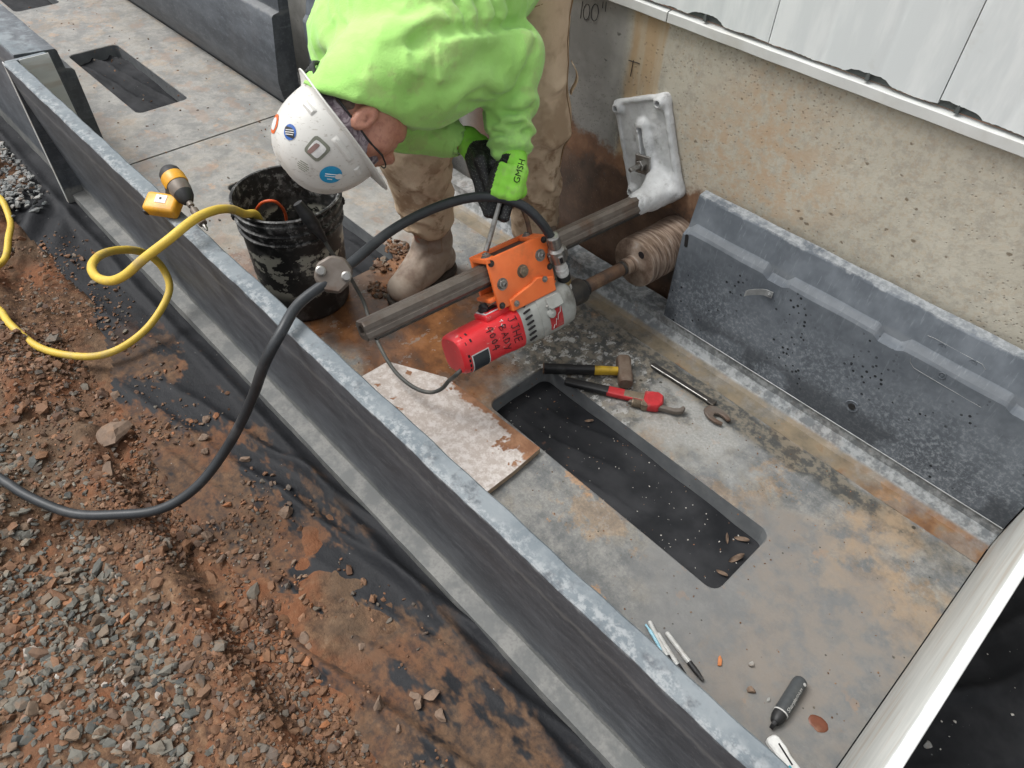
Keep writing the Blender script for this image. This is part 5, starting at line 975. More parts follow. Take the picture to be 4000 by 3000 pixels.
# pebbles and crumbs one by one
for i, (x, y, s_, m, l) in enumerate([(-.107, .712, .009, 'greystone', 'dark oval pebble just below the pen caps'), (-.052, .790, .010, 'clod', 'pinkish brown pebble left of the fat marker'), (-.085, .835, .006, 'greystone', 'small grey pebble above the pinkish one'), (-.02, .80, .0055, 'greystone', 'tiny pale pebble beside the fat marker')]): single('pebble', x, y, s_, None, M[m], 600 + i, l, None, z=0)
b = bmesh.new(); prism(b, [(-.004, -.011), (.004, -.010), (.005, .004), (.001, .013), (-.003, .008)], .001, .005, Matrix.Translation((-.135, .792, 0)) @ Matrix.Rotation(.6, 4, 'Z'), .001); tag(obj('terracotta_shard', b, M['terracotta'], loc=(-.135, .792, 0)), 'small bright orange shard near the pens', 'shard')
def lump(nm, x, y, r, hh, m, lab, cat, k):
    me = sdfmesh(lambda X: ell(X, (0, 0, 0), (r, r * .8, hh)) + .22 * r * fbm(X[..., 0], X[..., 1], X[..., 2] * 0, .9 / r, 3, k) * np.clip(1 - X[..., 2] / hh, .1, 1), (-r * 1.6, -r * 1.6, 0), (r * 1.6, r * 1.6, hh * 2.5), r / 9); me.transform(Matrix.Translation((x, y, .0005))); return tag(obj(nm, me, M[m], loc=(x, y, 0)), lab, cat)
lump('mud_smear', .075, .835, .019, .0022, 'rustsplat', 'wet rusty smear near the end panel', 'smear', 3); 
for cx_, cy_, n_, rr_, lab_ in ((-1.74, 1.165, 90, .055, 'crumbled brown mud on the edge of the opening behind the bucket'), (-1.60, .99, 60, .05, 'crumbled brown mud in front of the boot'), (-1.70, 1.07, 50, .04, 'crumbled brown mud beside the bucket')):
    p = RNG.normal(size=(n_, 2)) * rr_ * (.55, .35) + (cx_, cy_); scatter('mud_crumbs', p, np.clip(RNG.lognormal(-5.0, .4, n_), .003, .014), lambda x, y: x * 0, M['clod'], lab_, sink=.2)
lump('mud_lump', -2.60, .80, .016, .008, 'clod', 'dark mud crumb on the joint between the trough modules', 'mud', 7)
# fine litter
def litter(name, n_, x0, x1, y0, y1, z, s0, s1, m, lab, H=None):
    p = rnd(n_, x0, x1, y0, y1); s_ = RNG.uniform(s0, s1, n_) ** 1.0; return scatter(name, p, s_, H or (lambda x, y: x * 0 + z), M[m], lab, sink=.3)
litter('floor_grit', 420, -1.6, .12, .66, 1.43, 0, .0009, .0026, 'clod', 'tiny crumbs of grit scattered over the trough floor'); litter('floor_grit', 160, -5.0, -2.0, .70, 1.40, 0, .002, .006, 'clod', 'dark crumbs of grit on the far trough floor')
litter('fabric_flakes', 90, -1.0, -.25, .925, 1.14, 0, .0008, .0024, 'flake', 'white flecks of grit on the fabric in the floor opening', under_h); litter('fabric_flakes', 45, .22, .6, .7, 1.3, 0, .001, .004, 'flake', 'white flecks on the fabric beyond the end panel', right_h)
for i, (x, y, rz, sc) in enumerate([(-.285, 1.118, .5, 1.), (-.262, 1.06, 1.2, 1.2), (-.31, 1.09, 2.2, .8), (-.262, 1.00, .2, .8), (-.80, 1.12, .8, .7)]):
    v_, q_ = grid(-1, 1, -1, 1, .25, lambda a_, c_: .25 * np.sin(a_ * 2.2) * (1 - .5 * c_ * c_) + .12 * c_); wd_ = .28 * np.sqrt(np.clip(1 - v_[:, 0] ** 2, .02, 1)); v_[:, 1] *= wd_; me = npmesh(v_ * .018 * sc, quads=q_); me.transform(Matrix.Translation((x, y, float(under_h(np.array([x]), np.array([y]))[0]) + .008)) @ Matrix.Rotation(rz, 4, 'Z')); so = obj('dead_leaf', me, M['leaf'], loc=(x, y, -.09), smooth=True); tag(so, 'curled dead brown leaf in the corner of the floor opening', 'leaf', 'dead leaves in the floor opening')
for x, y in ((.22, .96), (.235, .99), (.245, .93), (.26, 1.02)): single('stone', x, y, .008, right_h, M['greystone'], int(x * 1000), 'small pale stone on the fabric just beyond the end panel', 'pale stones beyond the end panel')
# ------------------------------------------------------------------ the worker, bent over the feed lever
SL, EL, WL = (-1.225, .972, .815), (-1.262, 1.205, .785), (-1.187, 1.152, .606)
SRt, ERt, CRt, WRt = (-1.545, .985, .780), (-1.42, 1.0, .630), (-1.335, 1.088, .596), (-1.300, 1.125, .588)
PEL = (-1.455, 1.40, .93)
# head frame: crown points at -y, face turned to +x and down
hu = Vector((-.137, -.899, -.417)).normalized(); hf = Vector((.595, .262, -.760)); hf = (hf - hu * hf.dot(hu)).normalized(); hl = hu.cross(hf)
HB = Vector((-1.325, .761, .724)); HR_ = np.array([hf[:], hl[:], hu[:]]).T   # columns: forward, left, up
def hp(f, l, u): return HB + hf * f + hl * l + hu * u
def hpa(f, l, u): return np.array(hp(f, l, u)[:])
def F_body(X):
    f = ell(X, hpa(.0, 0, .02), (.098, .077, .105), HR_)
    f = smin(f, ell(X, hpa(.034, 0, -.060), (.066, .064, .070), HR_), .04)            # lower face
    f = smin(f, cap(X, hpa(.01, .048, -.092), hpa(.066, .016, -.100), .028, .026), .03); f = smin(f, cap(X, hpa(.01, -.048, -.092), hpa(.066, -.016, -.100), .028, .026), .03)
    f = smin(f, cap(X, hpa(.092, 0, -.02), hpa(.110, 0, -.056), .010, .013), .014)     # nose
    for s in (1, -1):
        f = smin(f, cap(X, hpa(.06, s * .045, -.045), hpa(.07, s * .04, -.055), .022, .022), .02)   # cheek
        f = smax(f, -ell(X, hpa(.093, s * .033, -.022), (.012, .016, .010), HR_), .01)
        e = ell(X, hpa(.012, s * .084, -.055), (.020, .012, .034), HR_); e = smax(e, -ell(X, hpa(.015, s * .096, -.051), (.0115, .011, .021), HR_), .003); e = smin(e, cap(X, hpa(.016, s * .087, -.040), hpa(.010, s * .089, -.062), .0035, .004), .003)
        e = smin(e, cap(X, hpa(.002, s * .082, -.030), hpa(-.004, s * .084, -.055), .004, .004), .003); f = smin(f, e, .008)
    f = smax(f, -cap(X, hpa(.098, .018, -.092), hpa(.098, -.018, -.092), .004, .004), .006)
    f = smin(f, cap(X, hpa(-.02, 0, -.06), (-1.40, .93, .775), .058, .062), .04)           # neck into the chest
    f = smin(f, cap(X, (-1.40, .93, .775), (-1.42, 1.05, .84), .07, .11), .06); f = smin(f, cap(X, (-1.44, 1.05, .84), PEL, .085, .075), .06)
    f = smin(f, cap(X, WRt, CRt, .027, .030), .01); f = smin(f, cap(X, CRt, ERt, .030, .038), .02); f = smin(f, cap(X, ERt, SRt, .04, .05), .04); f = smin(f, cap(X, SRt, (-1.42, 1.05, .84), .05, .1), .05)
    f = smin(f, cap(X, WL, EL, .028, .04), .02); f = smin(f, cap(X, EL, (-1.29, .985, .815), .04, .045), .04); f = smin(f, cap(X, (-1.29, .985, .815), (-1.40, 1.0, .82), .045, .085), .05)
    for k, a, c in ((0, (-1.40, 1.40, .88), (-1.375, 1.43, .45)), (1, (-1.56, 1.36, .88), (-1.535, 1.10, .47))):
        f = smin(f, cap(X, PEL, a, .075, .060), .05); f = smin(f, cap(X, a, c, .058, .045), .03)
    f = smin(f, cap(X, (-1.365, 1.43, .45), (-1.372, 1.46, .1), .05, .036), .03); f = smin(f, cap(X, (-1.535, 1.10, .47), (-1.545, 1.155, .1), .05, .036), .03)
    return f
me = sdfmesh(F_body, (-1.72, .62, .05), (-1.05, 1.60, 1.10), .0058)
person = obj('person', me, M['skin'], loc=(-1.46, 1.3, 0)); tag(person, 'worker in lime sweatshirt, tan trousers and white hard hat bending over the drill', 'person')
def F_shirt0(X):
    f = cap(X, (-1.405, 1.37, .965), (-1.31, 1.03, .870), .105, .115)
    f = smin(f, cap(X, (-1.58, 1.37, .95), (-1.555, 1.03, .815), .115, .112), .10)
    f = smin(f, cap(X, (-1.48, 1.40, .985), (-1.43, 1.02, .875), .12, .135), .10)
    f = smin(f, cap(X, (-1.29, .975, .815), (-1.54, .975, .785), .100, .105), .07)
    f = smin(f, cap(X, (-1.385, .945, .755), (-1.30, .985, .760), .085, .075), .06)
    f = smin(f, cap(X, (-1.395, .935, .80), (-1.375, .87, .785), .085, .070), .04); f = smin(f, cap(X, hpa(-.030, -.005, -.17), hpa(-.024, .004, -.03), .118, .096), .035)
    f = smin(f, cap(X, (-1.275, .975, .815), EL, .098, .083), .022)
    d = np.array(WL) - np.array(EL); ax = ((X - np.array(EL, np.float32)) @ d.astype(np.float32)) / float(d @ d)
    fo = cap(X, EL, (-1.188, 1.153, .622), .076, .050); wr = fbm(X[..., 0], X[..., 1], X[..., 2], 12, 2, 3)
    fo = fo + .0055 * np.sin(ax * 26 + wr * 5) * sstep(.15, .5, ax); f = smin(f, fo, .022)
    f = smin(f, cap(X, (-1.1885, 1.154, .628), WL, .044, .043), .006)                       # cuff
    f = smin(f, cap(X, SRt, ERt, .085, .068), .05); f = smin(f, cap(X, ERt, (-1.352, 1.072, .602), .060, .050), .03); f = smin(f, cap(X, (-1.356, 1.068, .603), CRt, .046, .044), .006)
    # openings: neck and cuffs
    pn = np.array((hu * .80 + hf * .60)[:], np.float32); rem = smax(-((X - hpa(-.02, 0, -.060)) @ pn), cap(X, hpa(0, 0, .15), hpa(0, 0, -.10), .13, .13), .006); f = smax(f, -rem, .010); f = smax(f, -ell(X, hpa(0, 0, -.02), (.112, .092, .105), HR_), .008); f = smax(f, -ell(X, hpa(-.005, 0, .045), (.158, .128, .085), HR_), .008)
    f = smax(f, -cap(X, (-1.18, 1.147, .585), (-1.184, 1.150, .606), .036, .036), .004); f = smax(f, -cap(X, CRt, WRt, .036, .036), .004)
    return f
FOLDS = [([np.array(q, np.float32) for q in P], d, w) for P, d, w in (
    ([(-1.209, 0.98, 0.918), (-1.202, 1.0, 0.916), (-1.2, 1.029, 0.911), (-1.206, 1.073, 0.902), (-1.221, 1.133, 0.889), (-1.239, 1.2, 0.872), (-1.237, 1.234, 0.861)], 0.014, 0.012),
    ([(-1.196, 0.994, 0.902), (-1.196, 1.051, 0.891), (-1.215, 1.135, 0.87), (-1.216, 1.193, 0.859)], -0.006, 0.022),
    ([(-1.218, 0.957, 0.916), (-1.205, 0.943, 0.888), (-1.193, 0.933, 0.857), (-1.186, 0.928, 0.812), (-1.194, 0.939, 0.767)], 0.0035, 0.0045),
    ([(-1.214, 0.964, 0.915), (-1.201, 0.949, 0.888), (-1.189, 0.94, 0.856), (-1.183, 0.936, 0.811), (-1.19, 0.947, 0.769)], -0.0025, 0.005),
    ([(-1.177, 0.953, 0.813), (-1.176, 0.994, 0.839), (-1.182, 1.045, 0.848), (-1.187, 1.085, 0.84), (-1.182, 1.099, 0.824)], 0.011, 0.026),
    ([(-1.178, 0.975, 0.789), (-1.176, 1.017, 0.805), (-1.178, 1.062, 0.805), (-1.182, 1.108, 0.772)], -0.006, 0.018),
    ([(-1.18, 1.003, 0.78), (-1.181, 1.05, 0.785), (-1.189, 1.089, 0.758), (-1.188, 1.131, 0.738)], 0.009, 0.011),
    ([(-1.185, 1.0, 0.767), (-1.213, 1.079, 0.729), (-1.206, 1.116, 0.722), (-1.186, 1.134, 0.737), (-1.181, 1.158, 0.756), (-1.177, 1.177, 0.786)], 0.011, 0.012),
    ([(-1.176, 1.177, 0.781), (-1.181, 1.194, 0.812), (-1.196, 1.222, 0.836)], 0.006, 0.012),
    ([(-1.18, 1.159, 0.801), (-1.189, 1.18, 0.829), (-1.204, 1.208, 0.847)], -0.005, 0.014),
    ([(-1.209, 0.984, 0.919), (-1.221, 0.967, 0.927), (-1.23, 0.943, 0.919), (-1.24, 0.914, 0.901)], 0.01, 0.013),
    ([(-1.215, 0.986, 0.93), (-1.232, 0.964, 0.937), (-1.244, 0.937, 0.928), (-1.257, 0.91, 0.91)], -0.008, 0.016),
    ([(-1.218, 0.945, 0.907), (-1.228, 0.916, 0.892), (-1.234, 0.895, 0.868)], 0.006, 0.014),
    ([(-1.205, 1.002, 0.92), (-1.221, 1.0, 0.941), (-1.245, 0.992, 0.961)], 0.008, 0.009),
    ([(-1.202, 1.033, 0.915), (-1.216, 1.033, 0.937), (-1.233, 1.026, 0.957)], 0.008, 0.009),
    ([(-1.208, 1.074, 0.906), (-1.218, 1.083, 0.927), (-1.228, 1.08, 0.947)], 0.008, 0.009),
    ([(-1.218, 1.118, 0.897), (-1.224, 1.128, 0.918), (-1.23, 1.125, 0.937)], 0.008, 0.009),
    ([(-1.234, 1.173, 0.884), (-1.236, 1.181, 0.907), (-1.237, 1.175, 0.925)], 0.007, 0.009),
    ([(-1.202, 1.016, 0.917), (-1.217, 1.016, 0.94), (-1.238, 1.008, 0.959)], -0.006, 0.011),
    ([(-1.204, 1.053, 0.912), (-1.216, 1.059, 0.933), (-1.23, 1.053, 0.952)], -0.006, 0.011),
    ([(-1.213, 1.096, 0.902), (-1.22, 1.107, 0.923), (-1.228, 1.103, 0.942)], -0.006, 0.011),
    ([(-1.224, 1.143, 0.891), (-1.229, 1.154, 0.913), (-1.232, 1.149, 0.932)], -0.006, 0.011),
    ([(-1.297, 0.906, 0.713), (-1.237, 0.917, 0.733), (-1.199, 0.933, 0.762), (-1.216, 0.971, 0.723), (-1.312, 1.069, 0.632)], 0.003, 0.004),
    ([(-1.511, 0.864, 0.802), (-1.335, 0.848, 0.844), (-1.268, 0.886, 0.881), (-1.23, 0.937, 0.914)], 0.008, 0.028),
    ([(-1.507, 0.866, 0.828), (-1.352, 0.863, 0.867), (-1.279, 0.897, 0.904)], -0.008, 0.03),
    ([(-1.373, 0.81, 0.809), (-1.375, 0.889, 0.761), (-1.227, 0.885, 0.82), (-1.195, 0.923, 0.849)], 0.007, 0.022),
    ([(-1.363, 0.819, 0.831), (-1.358, 0.894, 0.794), (-1.229, 0.889, 0.847)], -0.006, 0.022),
    ([(-1.355, 0.896, 0.724), (-1.241, 0.881, 0.791), (-1.202, 0.907, 0.813)], 0.005, 0.016),
    ([(-1.546, 0.876, 0.739), (-1.389, 0.811, 0.782), (-1.39, 0.853, 0.738), (-1.36, 0.885, 0.715), (-1.303, 0.905, 0.711)], -0.006, 0.008),
    ([(-1.396, 0.807, 0.809), (-1.389, 0.829, 0.785), (-1.385, 0.87, 0.746), (-1.346, 0.903, 0.725)], 0.006, 0.008),
    ([(-1.195, 1.128, 0.707), (-1.173, 1.145, 0.703), (-1.166, 1.183, 0.705)], 0.008, 0.01),
    ([(-1.202, 1.113, 0.684), (-1.169, 1.135, 0.678), (-1.154, 1.176, 0.687)], 0.008, 0.01),
    ([(-1.202, 1.111, 0.657), (-1.163, 1.122, 0.659), (-1.152, 1.169, 0.664)], 0.007, 0.009),
    ([(-1.2, 1.123, 0.695), (-1.164, 1.134, 0.696), (-1.164, 1.182, 0.695)], -0.006, 0.01),
    ([(-1.195, 1.108, 0.673), (-1.166, 1.131, 0.667), (-1.149, 1.169, 0.679)], -0.006, 0.009),
    ([(-1.262, 0.934, 0.704), (-1.332, 1.027, 0.637), (-1.327, 1.059, 0.643)], 0.005, 0.012),
    ([(-1.277, 0.922, 0.935), (-1.26, 0.951, 0.951), (-1.254, 0.977, 0.962)], 0.005, 0.016),
    ([(-1.396, 0.874, 0.894), (-1.326, 0.9, 0.926), (-1.287, 0.943, 0.96)], 0.006, 0.026))]
def F_shirt(X):
    f = F_shirt0(X); n = fbm(X[..., 0], X[..., 1], X[..., 2], 7, 3, 12); f = f + .0035 * n
    r = 1 - np.abs(vnoise(X[..., 0] * 1.4 + X[..., 2], X[..., 1] * .5, X[..., 2] * 1.2, 13, 55)) * 2; f = f - .0055 * np.clip(r, 0, 1) ** 2; r = 1 - np.abs(vnoise(X[..., 0] * .6 - X[..., 2] * .8, X[..., 1] * 1.3, X[..., 2] * .6 + X[..., 0], 21, 77)) * 2.4; f = f - .0030 * np.clip(r, 0, 1) ** 2
    for P, d_, w_ in FOLDS: f = f + 1.35 * d_ * np.exp(-(pdist(X, P) / w_) ** 2)
    return f
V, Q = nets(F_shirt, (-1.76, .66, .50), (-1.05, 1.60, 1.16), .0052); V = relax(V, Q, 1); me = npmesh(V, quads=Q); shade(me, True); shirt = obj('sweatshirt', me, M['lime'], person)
for nm, c0, ax_, r in (('cuff', (-1.187, 1.152, .612), np.array(WL) - np.array(EL), .0455), ('cuff', (-1.342, 1.081, .598), np.array(CRt) - np.array(ERt), .0462)):
    b = bmesh.new(); Mx_ = frame(c0, ax_); lathe(b, [(r - .003, -.014), (r + .001, -.012), (r + .0015, .016), (r - .001, .020), (r - .006, .020), (r - .006, -.01)], Mx_, 30, cap=False); obj(nm, b, M['lime'], shirt, smooth=True)
# trousers
def leg(X, a, k, c, ra, rk, rc, ph, seed):
    f = smin(cap(X, a, k, ra, rk), cap(X, k, c, rk, rc), .05)
    z = X[..., 2]; n = fbm(X[..., 0], X[..., 1], z, 9, 2, seed); lowm = sstep(.62, .25, z)
    q_ = fbm(X[..., 0], X[..., 1], z, 4, 2, seed + 5); f = f + (.017 * lowm + .004) * (np.abs(np.sin(.5 * (z * (62 + 8 * ph) + (X[..., 0] + .6 * X[..., 1]) * 40 + n * 6 + ph))) - .6) * np.clip(.55 + q_, .15, 1.2) + .0035 * n
    return f
def F_trous(X):
    f = leg(X, (-1.385, 1.395, .92), (-1.372, 1.425, .52), (-1.378, 1.455, .155), .100, .088, .078, 0, 41)
    g = leg(X, (-1.56, 1.35, .92), (-1.530, 1.105, .50), (-1.542, 1.150, .245), .115, .097, .083, 2, 47)
    f = smin(f, g, .03); f = smin(f, cap(X, (-1.40, 1.41, .95), (-1.54, 1.38, .95), .115, .125), .06)
    f = smax(f, -cap(X, (-1.372, 1.456, .10), (-1.372, 1.456, .165), .068, .068), .004); f = smax(f, -cap(X, (-1.548, 1.152, .16), (-1.545, 1.150, .255), .070, .070), .004)
    P = lambda *k: [np.array(q, np.float32) for q in k]
    for q, w_, d_ in ((P((-1.26, 1.36, .66), (-1.275, 1.40, .62), (-1.27, 1.46, .63)), .016, .008), (P((-1.26, 1.35, .50), (-1.27, 1.40, .46), (-1.275, 1.47, .47)), .018, .010), (P((-1.27, 1.36, .35), (-1.285, 1.41, .31), (-1.29, 1.48, .33)), .016, .011),
                       (P((-1.45, 1.04, .50), (-1.45, 1.10, .44), (-1.46, 1.16, .45)), .016, .009), (P((-1.46, 1.06, .38), (-1.465, 1.12, .34), (-1.47, 1.19, .36)), .015, .010), (P((-1.47, 1.08, .30), (-1.475, 1.13, .275), (-1.48, 1.2, .30)), .013, .008)):
        f = f + 1.3 * d_ * np.exp(-(pdist(X, q) / (.8 * w_)) ** 2) - d_ * np.exp(-(pdist(X, [k + np.array((0, 0, .03), np.float32) for k in q]) / w_) ** 2)
    return f
V, Q = nets(F_trous, (-1.74, .94, .08), (-1.20, 1.61, 1.12), .006); V = relax(V, Q, 1); me = npmesh(V, quads=Q); shade(me, True); tr = obj('trousers', me, M['tan'], person)
def snap(F, p, d, t0=-.06, t1=.06, n=60, lift=.0012):
    """walk along d from p to the surface of F"""
    d = np.array(d, np.float32); d /= np.linalg.norm(d); T = np.linspace(t1, t0, n); X = np.array(p, np.float32) + T[:, None] * d; v = F(X); i = np.argmax(v < 0); return X[i] + d * lift
SC = [snap(F_trous, (-1.29, 1.47 - .0 * k, .40 + .03 * k), (.45, .9, 0), -.12, .12) for k in range(19)]
for off in (0, .006):
    b = bmesh.new(); tube(b, [Vector(p) + Vector((off * .8, -off * .5, 0)) for p in SC], .0012, 5); obj('side_seam', b, M['stitch'], tr)
b = bmesh.new(); tube(b, [snap(F_trous, (-1.27, 1.30 + .02 * k, .86 + .006 * k), (1, -.25, .1), -.12, .12) for k in range(7)], .0016, 5); obj('pocket_hem', b, M['stitch'], tr)
lp_ = [snap(F_trous, (-1.30, 1.46, .70 - .012 * k), (.6, .8, 0), -.12, .12) for k in range(8)]; b = bmesh.new(); rows = [(Vector(p) + Vector((.004, .006, 0)) * (1 + 2.6 * math.sin(math.pi * i / 7))) for i, p in enumerate(lp_)]
for i, p in enumerate(rows): pass
bb = [(b.verts.new(p + Vector((-.008, .006, 0))), b.verts.new(p + Vector((.008, -.006, 0)))) for p in rows]
for a, c in zip(bb, bb[1:]): b.faces.new((a[0], a[1], c[1], c[0]))
r_ = bmesh.ops.extrude_face_region(b, geom=b.faces[:]); bmesh.ops.translate(b, vec=(.002, .002, 0), verts=[g for g in r_['geom'] if isinstance(g, bmesh.types.BMVert)]); bmesh.ops.recalc_face_normals(b, faces=b.faces); obj('hammer_loop', b, M['tan'], tr, smooth=True)
# boots
def boot(ank, toe, top, seed):
    ank, toe = np.array(ank, float), np.array(toe, float); d = toe - ank; d[2] = 0; L = np.linalg.norm(d); d /= L; A = lambda s, z: np.array((ank[0] + d[0] * s, ank[1] + d[1] * s, z), np.float32)
    def F(X):
        f = cap(X, A(.0, top), A(0, .12), .066, .056); f = smin(f, cap(X, A(-.035, .058), A(.05, .06), .050, .047), .03); f = smin(f, cap(X, A(.04, .064), A(.155, .050), .050, .047), .03); f = smin(f, cap(X, A(0, .12), A(.09, .075), .052, .045), .03)
        f = smax(f, -(X[..., 2] - .020), .006); n = fbm(X[..., 0], X[..., 1], X[..., 2], 14, 3, seed); f = f + .0025 * n + .003 * np.sin(X[..., 2] * 120 + n * 4) * sstep(.10, .14, X[..., 2]) * sstep(.30, .2, X[..., 2])
        return f
    lo = np.minimum(ank, toe) - .11; hi = np.maximum(ank, toe) + .11; lo[2] = .012; hi[2] = top + .07; V, Q = nets(F, lo, hi, .0045); me = npmesh(V, quads=Q); shade(me, True); o = obj('boot', me, M['leather'], person)
    def G(X): return smax(smin(smin(cap(X, A(-.036, .014), A(.03, .014), .052, .049), cap(X, A(.03, .014), A(.10, .014), .047, .054), .02), cap(X, A(.10, .014), A(.158, .014), .054, .049), .02), np.maximum(X[..., 2] - .024, .0015 - X[..., 2]), .003)
    lo[2] = -.003; hi[2] = .04; V, Q = nets(G, lo, hi, .005); me = npmesh(V, quads=Q); shade(me, True); obj('sole', me, M['sole'], o); return o, F
bt, FB = boot((-1.540, 1.165, 0), (-1.505, .995, 0), .275, 3); boot((-1.372, 1.468, 0), (-1.33, 1.30, 0), .17, 4)
pt = []
for i in range(7):
    for j in range(7): pt.append(snap(FB, (-1.49 - .0, 1.135 + .008 * (j - 3), .160 + .0085 * (i - 3)), (1, -.55, .25), -.12, .08))
pts = np.array(pt); qd = [[i * 7 + j, i * 7 + j + 1, (i + 1) * 7 + j + 1, (i + 1) * 7 + j] for i in range(6) for j in range(6)]; me = npmesh(pts, quads=np.array(qd)); shade(me, True); obj('leather_patch', me, M['leather'], bt)
ring = [pts[k] for k in list(range(0, 7)) + [13, 20, 27, 34, 41, 48] + list(range(47, 41, -1)) + [35, 28, 21, 14, 7]]; b = bmesh.new(); tube(b, [Vector(p) + Vector((.0008, -.0004, 0)) for p in ring], .0009, 5, closed=True); obj('patch_stitching', b, M['stitch'], bt)
# gloves: palm, four bent fingers and a thumb closed round the grip
def glove(F, lo, hi, name, split, mats):
    V, Q = nets(F, lo, hi, .0026); me = npmesh(V, quads=Q); shade(me, True); o = obj(name, me, mats, person)
    fc = np.empty(len(me.polygons) * 3, np.float32); me.polygons.foreach_get('center', fc); fc = fc.reshape(-1, 3) + np.array(ROOT[person.name][:], np.float32); me.polygons.foreach_set('material_index', split(fc).astype(np.int32)); return o
g0, g1 = np.array(GRIP0[:]), np.array((LB + (GRIP1 - LB) * 1.0)[:]); gdn = np.array(gd[:])      # lever direction, towards the hands
GC = np.array((GRIP1 + gd * .030)[:])                                                       # hand centre on the grip
wl = np.array(WL); kd = GC - wl; kd /= np.linalg.norm(kd)
vb = np.array((.78, .30, .40)); vb -= gdn * (vb @ gdn); vb /= np.linalg.norm(vb); va = np.cross(gdn, vb)   # vb: back of the left hand side
def fin(c, r0, a0, a1, rr, rad, n=6):
    """finger wrapped round the lever at height c (a point on it)"""
    return [(c + rr * (math.cos(math.radians(a)) * vb + math.sin(math.radians(a)) * va)) for a in np.linspace(a0, a1, n)]
def F_left(X):
    kn = GC + vb * .034 + gdn * .006; f = cap(X, wl + (0, 0, .012), wl + (kn - wl) * .25, .035, .034)
    for t_ in (-.026, -.009, .009, .026): f = smin(f, cap(X, wl + (kn - wl) * .25 + gdn * t_ * .5, kn + gdn * t_, .025, .0165), .014)
    for i, t_ in enumerate((-.030, -.010, .010, .029)):
        pts_ = fin(GC + gdn * t_, 0, 20, -185 + (10 if i in (0, 3) else 0), .029, .012, 6); rad = (.0125, .0132, .0128, .0112)[i]; fg = cap(X, kn + gdn * t_, pts_[0], .0145, rad)
        for a, c in zip(pts_, pts_[1:]): fg = smin(fg, cap(X, a, c, rad, rad * .97), .004)
        f = smin(f, fg, .010)
    th = [wl + (kn - wl) * .35 + va * .024 - gdn * .006, GC + va * .034 + vb * .022 - gdn * .012, GC + va * .034 - vb * .004 - gdn * .026, GC + va * .022 - vb * .020 - gdn * .034]
    for a, c, r in zip(th, th[1:], (.019, .0155, .0135)): f = smin(f, cap(X, a, c, r, r * .88), .010)
    return f + .0008 * fbm(X[..., 0], X[..., 1], X[..., 2], 60, 2, 2)
glL = glove(F_left, (-1.26, 1.02, .48), (-1.05, 1.22, .68), 'glove', lambda c: ((c - GC) @ vb < -.004) & (np.linalg.norm(c - GC, axis=1) < .065), [M['glove'], M['palm']])
GC2 = GC - gdn * .012 - vb * .052 + va * .0; wr_ = np.array(WRt); HC = wr_ + (GC2 - wr_) * .55
def F_right(X):
    k2 = GC - vb * .036 + gdn * .002; ax2 = k2 - wr_; f = cap(X, np.array(CRt) + (np.array(WRt) - np.array(CRt)) * .75, wr_ + ax2 * .18, .0365, .033)
    sd = np.cross(ax2 / np.linalg.norm(ax2), np.array((.5, -.5, .7))); sd /= np.linalg.norm(sd)
    for t_ in (-.03, -.01, .01, .03): f = smin(f, cap(X, wr_ + ax2 * .18 + sd * t_ * .4, wr_ + ax2 * .72 + sd * t_, .024, .019), .014)
    for i, t_ in enumerate((-.030, -.010, .010, .030)):
        base = wr_ + ax2 * .72 + sd * t_; tgt = GC - gdn * (.045 + .012 * i); ctr = tgt - vb * .026; pts_ = [base, (base + ctr) / 2 - np.array((.0, .004, .012)), ctr, tgt + va * .026, tgt + vb * .018 + va * .012]; rad = .0125
        fg = cap(X, pts_[0], pts_[1], .015, rad)
        for a, c in zip(pts_[1:], pts_[2:]): fg = smin(fg, cap(X, a, c, rad, rad * .95), .004)
        f = smin(f, fg, .004)
    th = [wr_ + ax2 * .30 + np.array((.0, -.012, .018)), wr_ + ax2 * .62 + np.array((.004, -.022, .022)), GC - vb * .034 - va * .006 - gdn * .028]
    for a, c, r in zip(th, th[1:], (.018, .014)): f = smin(f, cap(X, a, c, r, r * .88), .010)
    return f + .0008 * fbm(X[..., 0], X[..., 1], X[..., 2], 60, 2, 3)
glR = glove(F_right, (-1.37, 1.00, .44), (-1.05, 1.22, .68), 'glove', lambda c: (((c - wr_) @ np.array((.62, -.5, .60)) > .022) & ((c - wr_) @ (GC - wr_) > .25 * float((GC - wr_) @ (GC - wr_)))) | ((c - wr_) @ (GC - wr_) > .80 * float((GC - wr_) @ (GC - wr_))), [M['glove'], M['palm']])
# lettering on the back of the left glove
lc = wl + (GC + vb * .034 - wl) * .62; tx = textmesh('GMSH', .021); cu_ = Vector(cam.location) - Vector(lc); un = cu_.normalized(); ldir = Vector((gdn * .8 + np.array((.05, .1, .5)))); ldir = (ldir - un * ldir.dot(un)).normalized()
vt = np.empty(len(tx.vertices) * 3); tx.vertices.foreach_get('co', vt); vt = vt.reshape(-1, 3); out = []
side_ = np.array(un.cross(ldir)[:]); lc2 = np.array(lc) + np.array(right[:]) * .012
for x_, y_, z_ in vt: out.append(snap(F_left, lc2 + np.array(ldir[:]) * x_ + side_ * y_, np.array(un[:]), -.06, .08, 140, .0022))
tx.vertices.foreach_set('co', np.array(out).ravel()); tx.update(); obj('lettering', tx, M['ink'], glL)
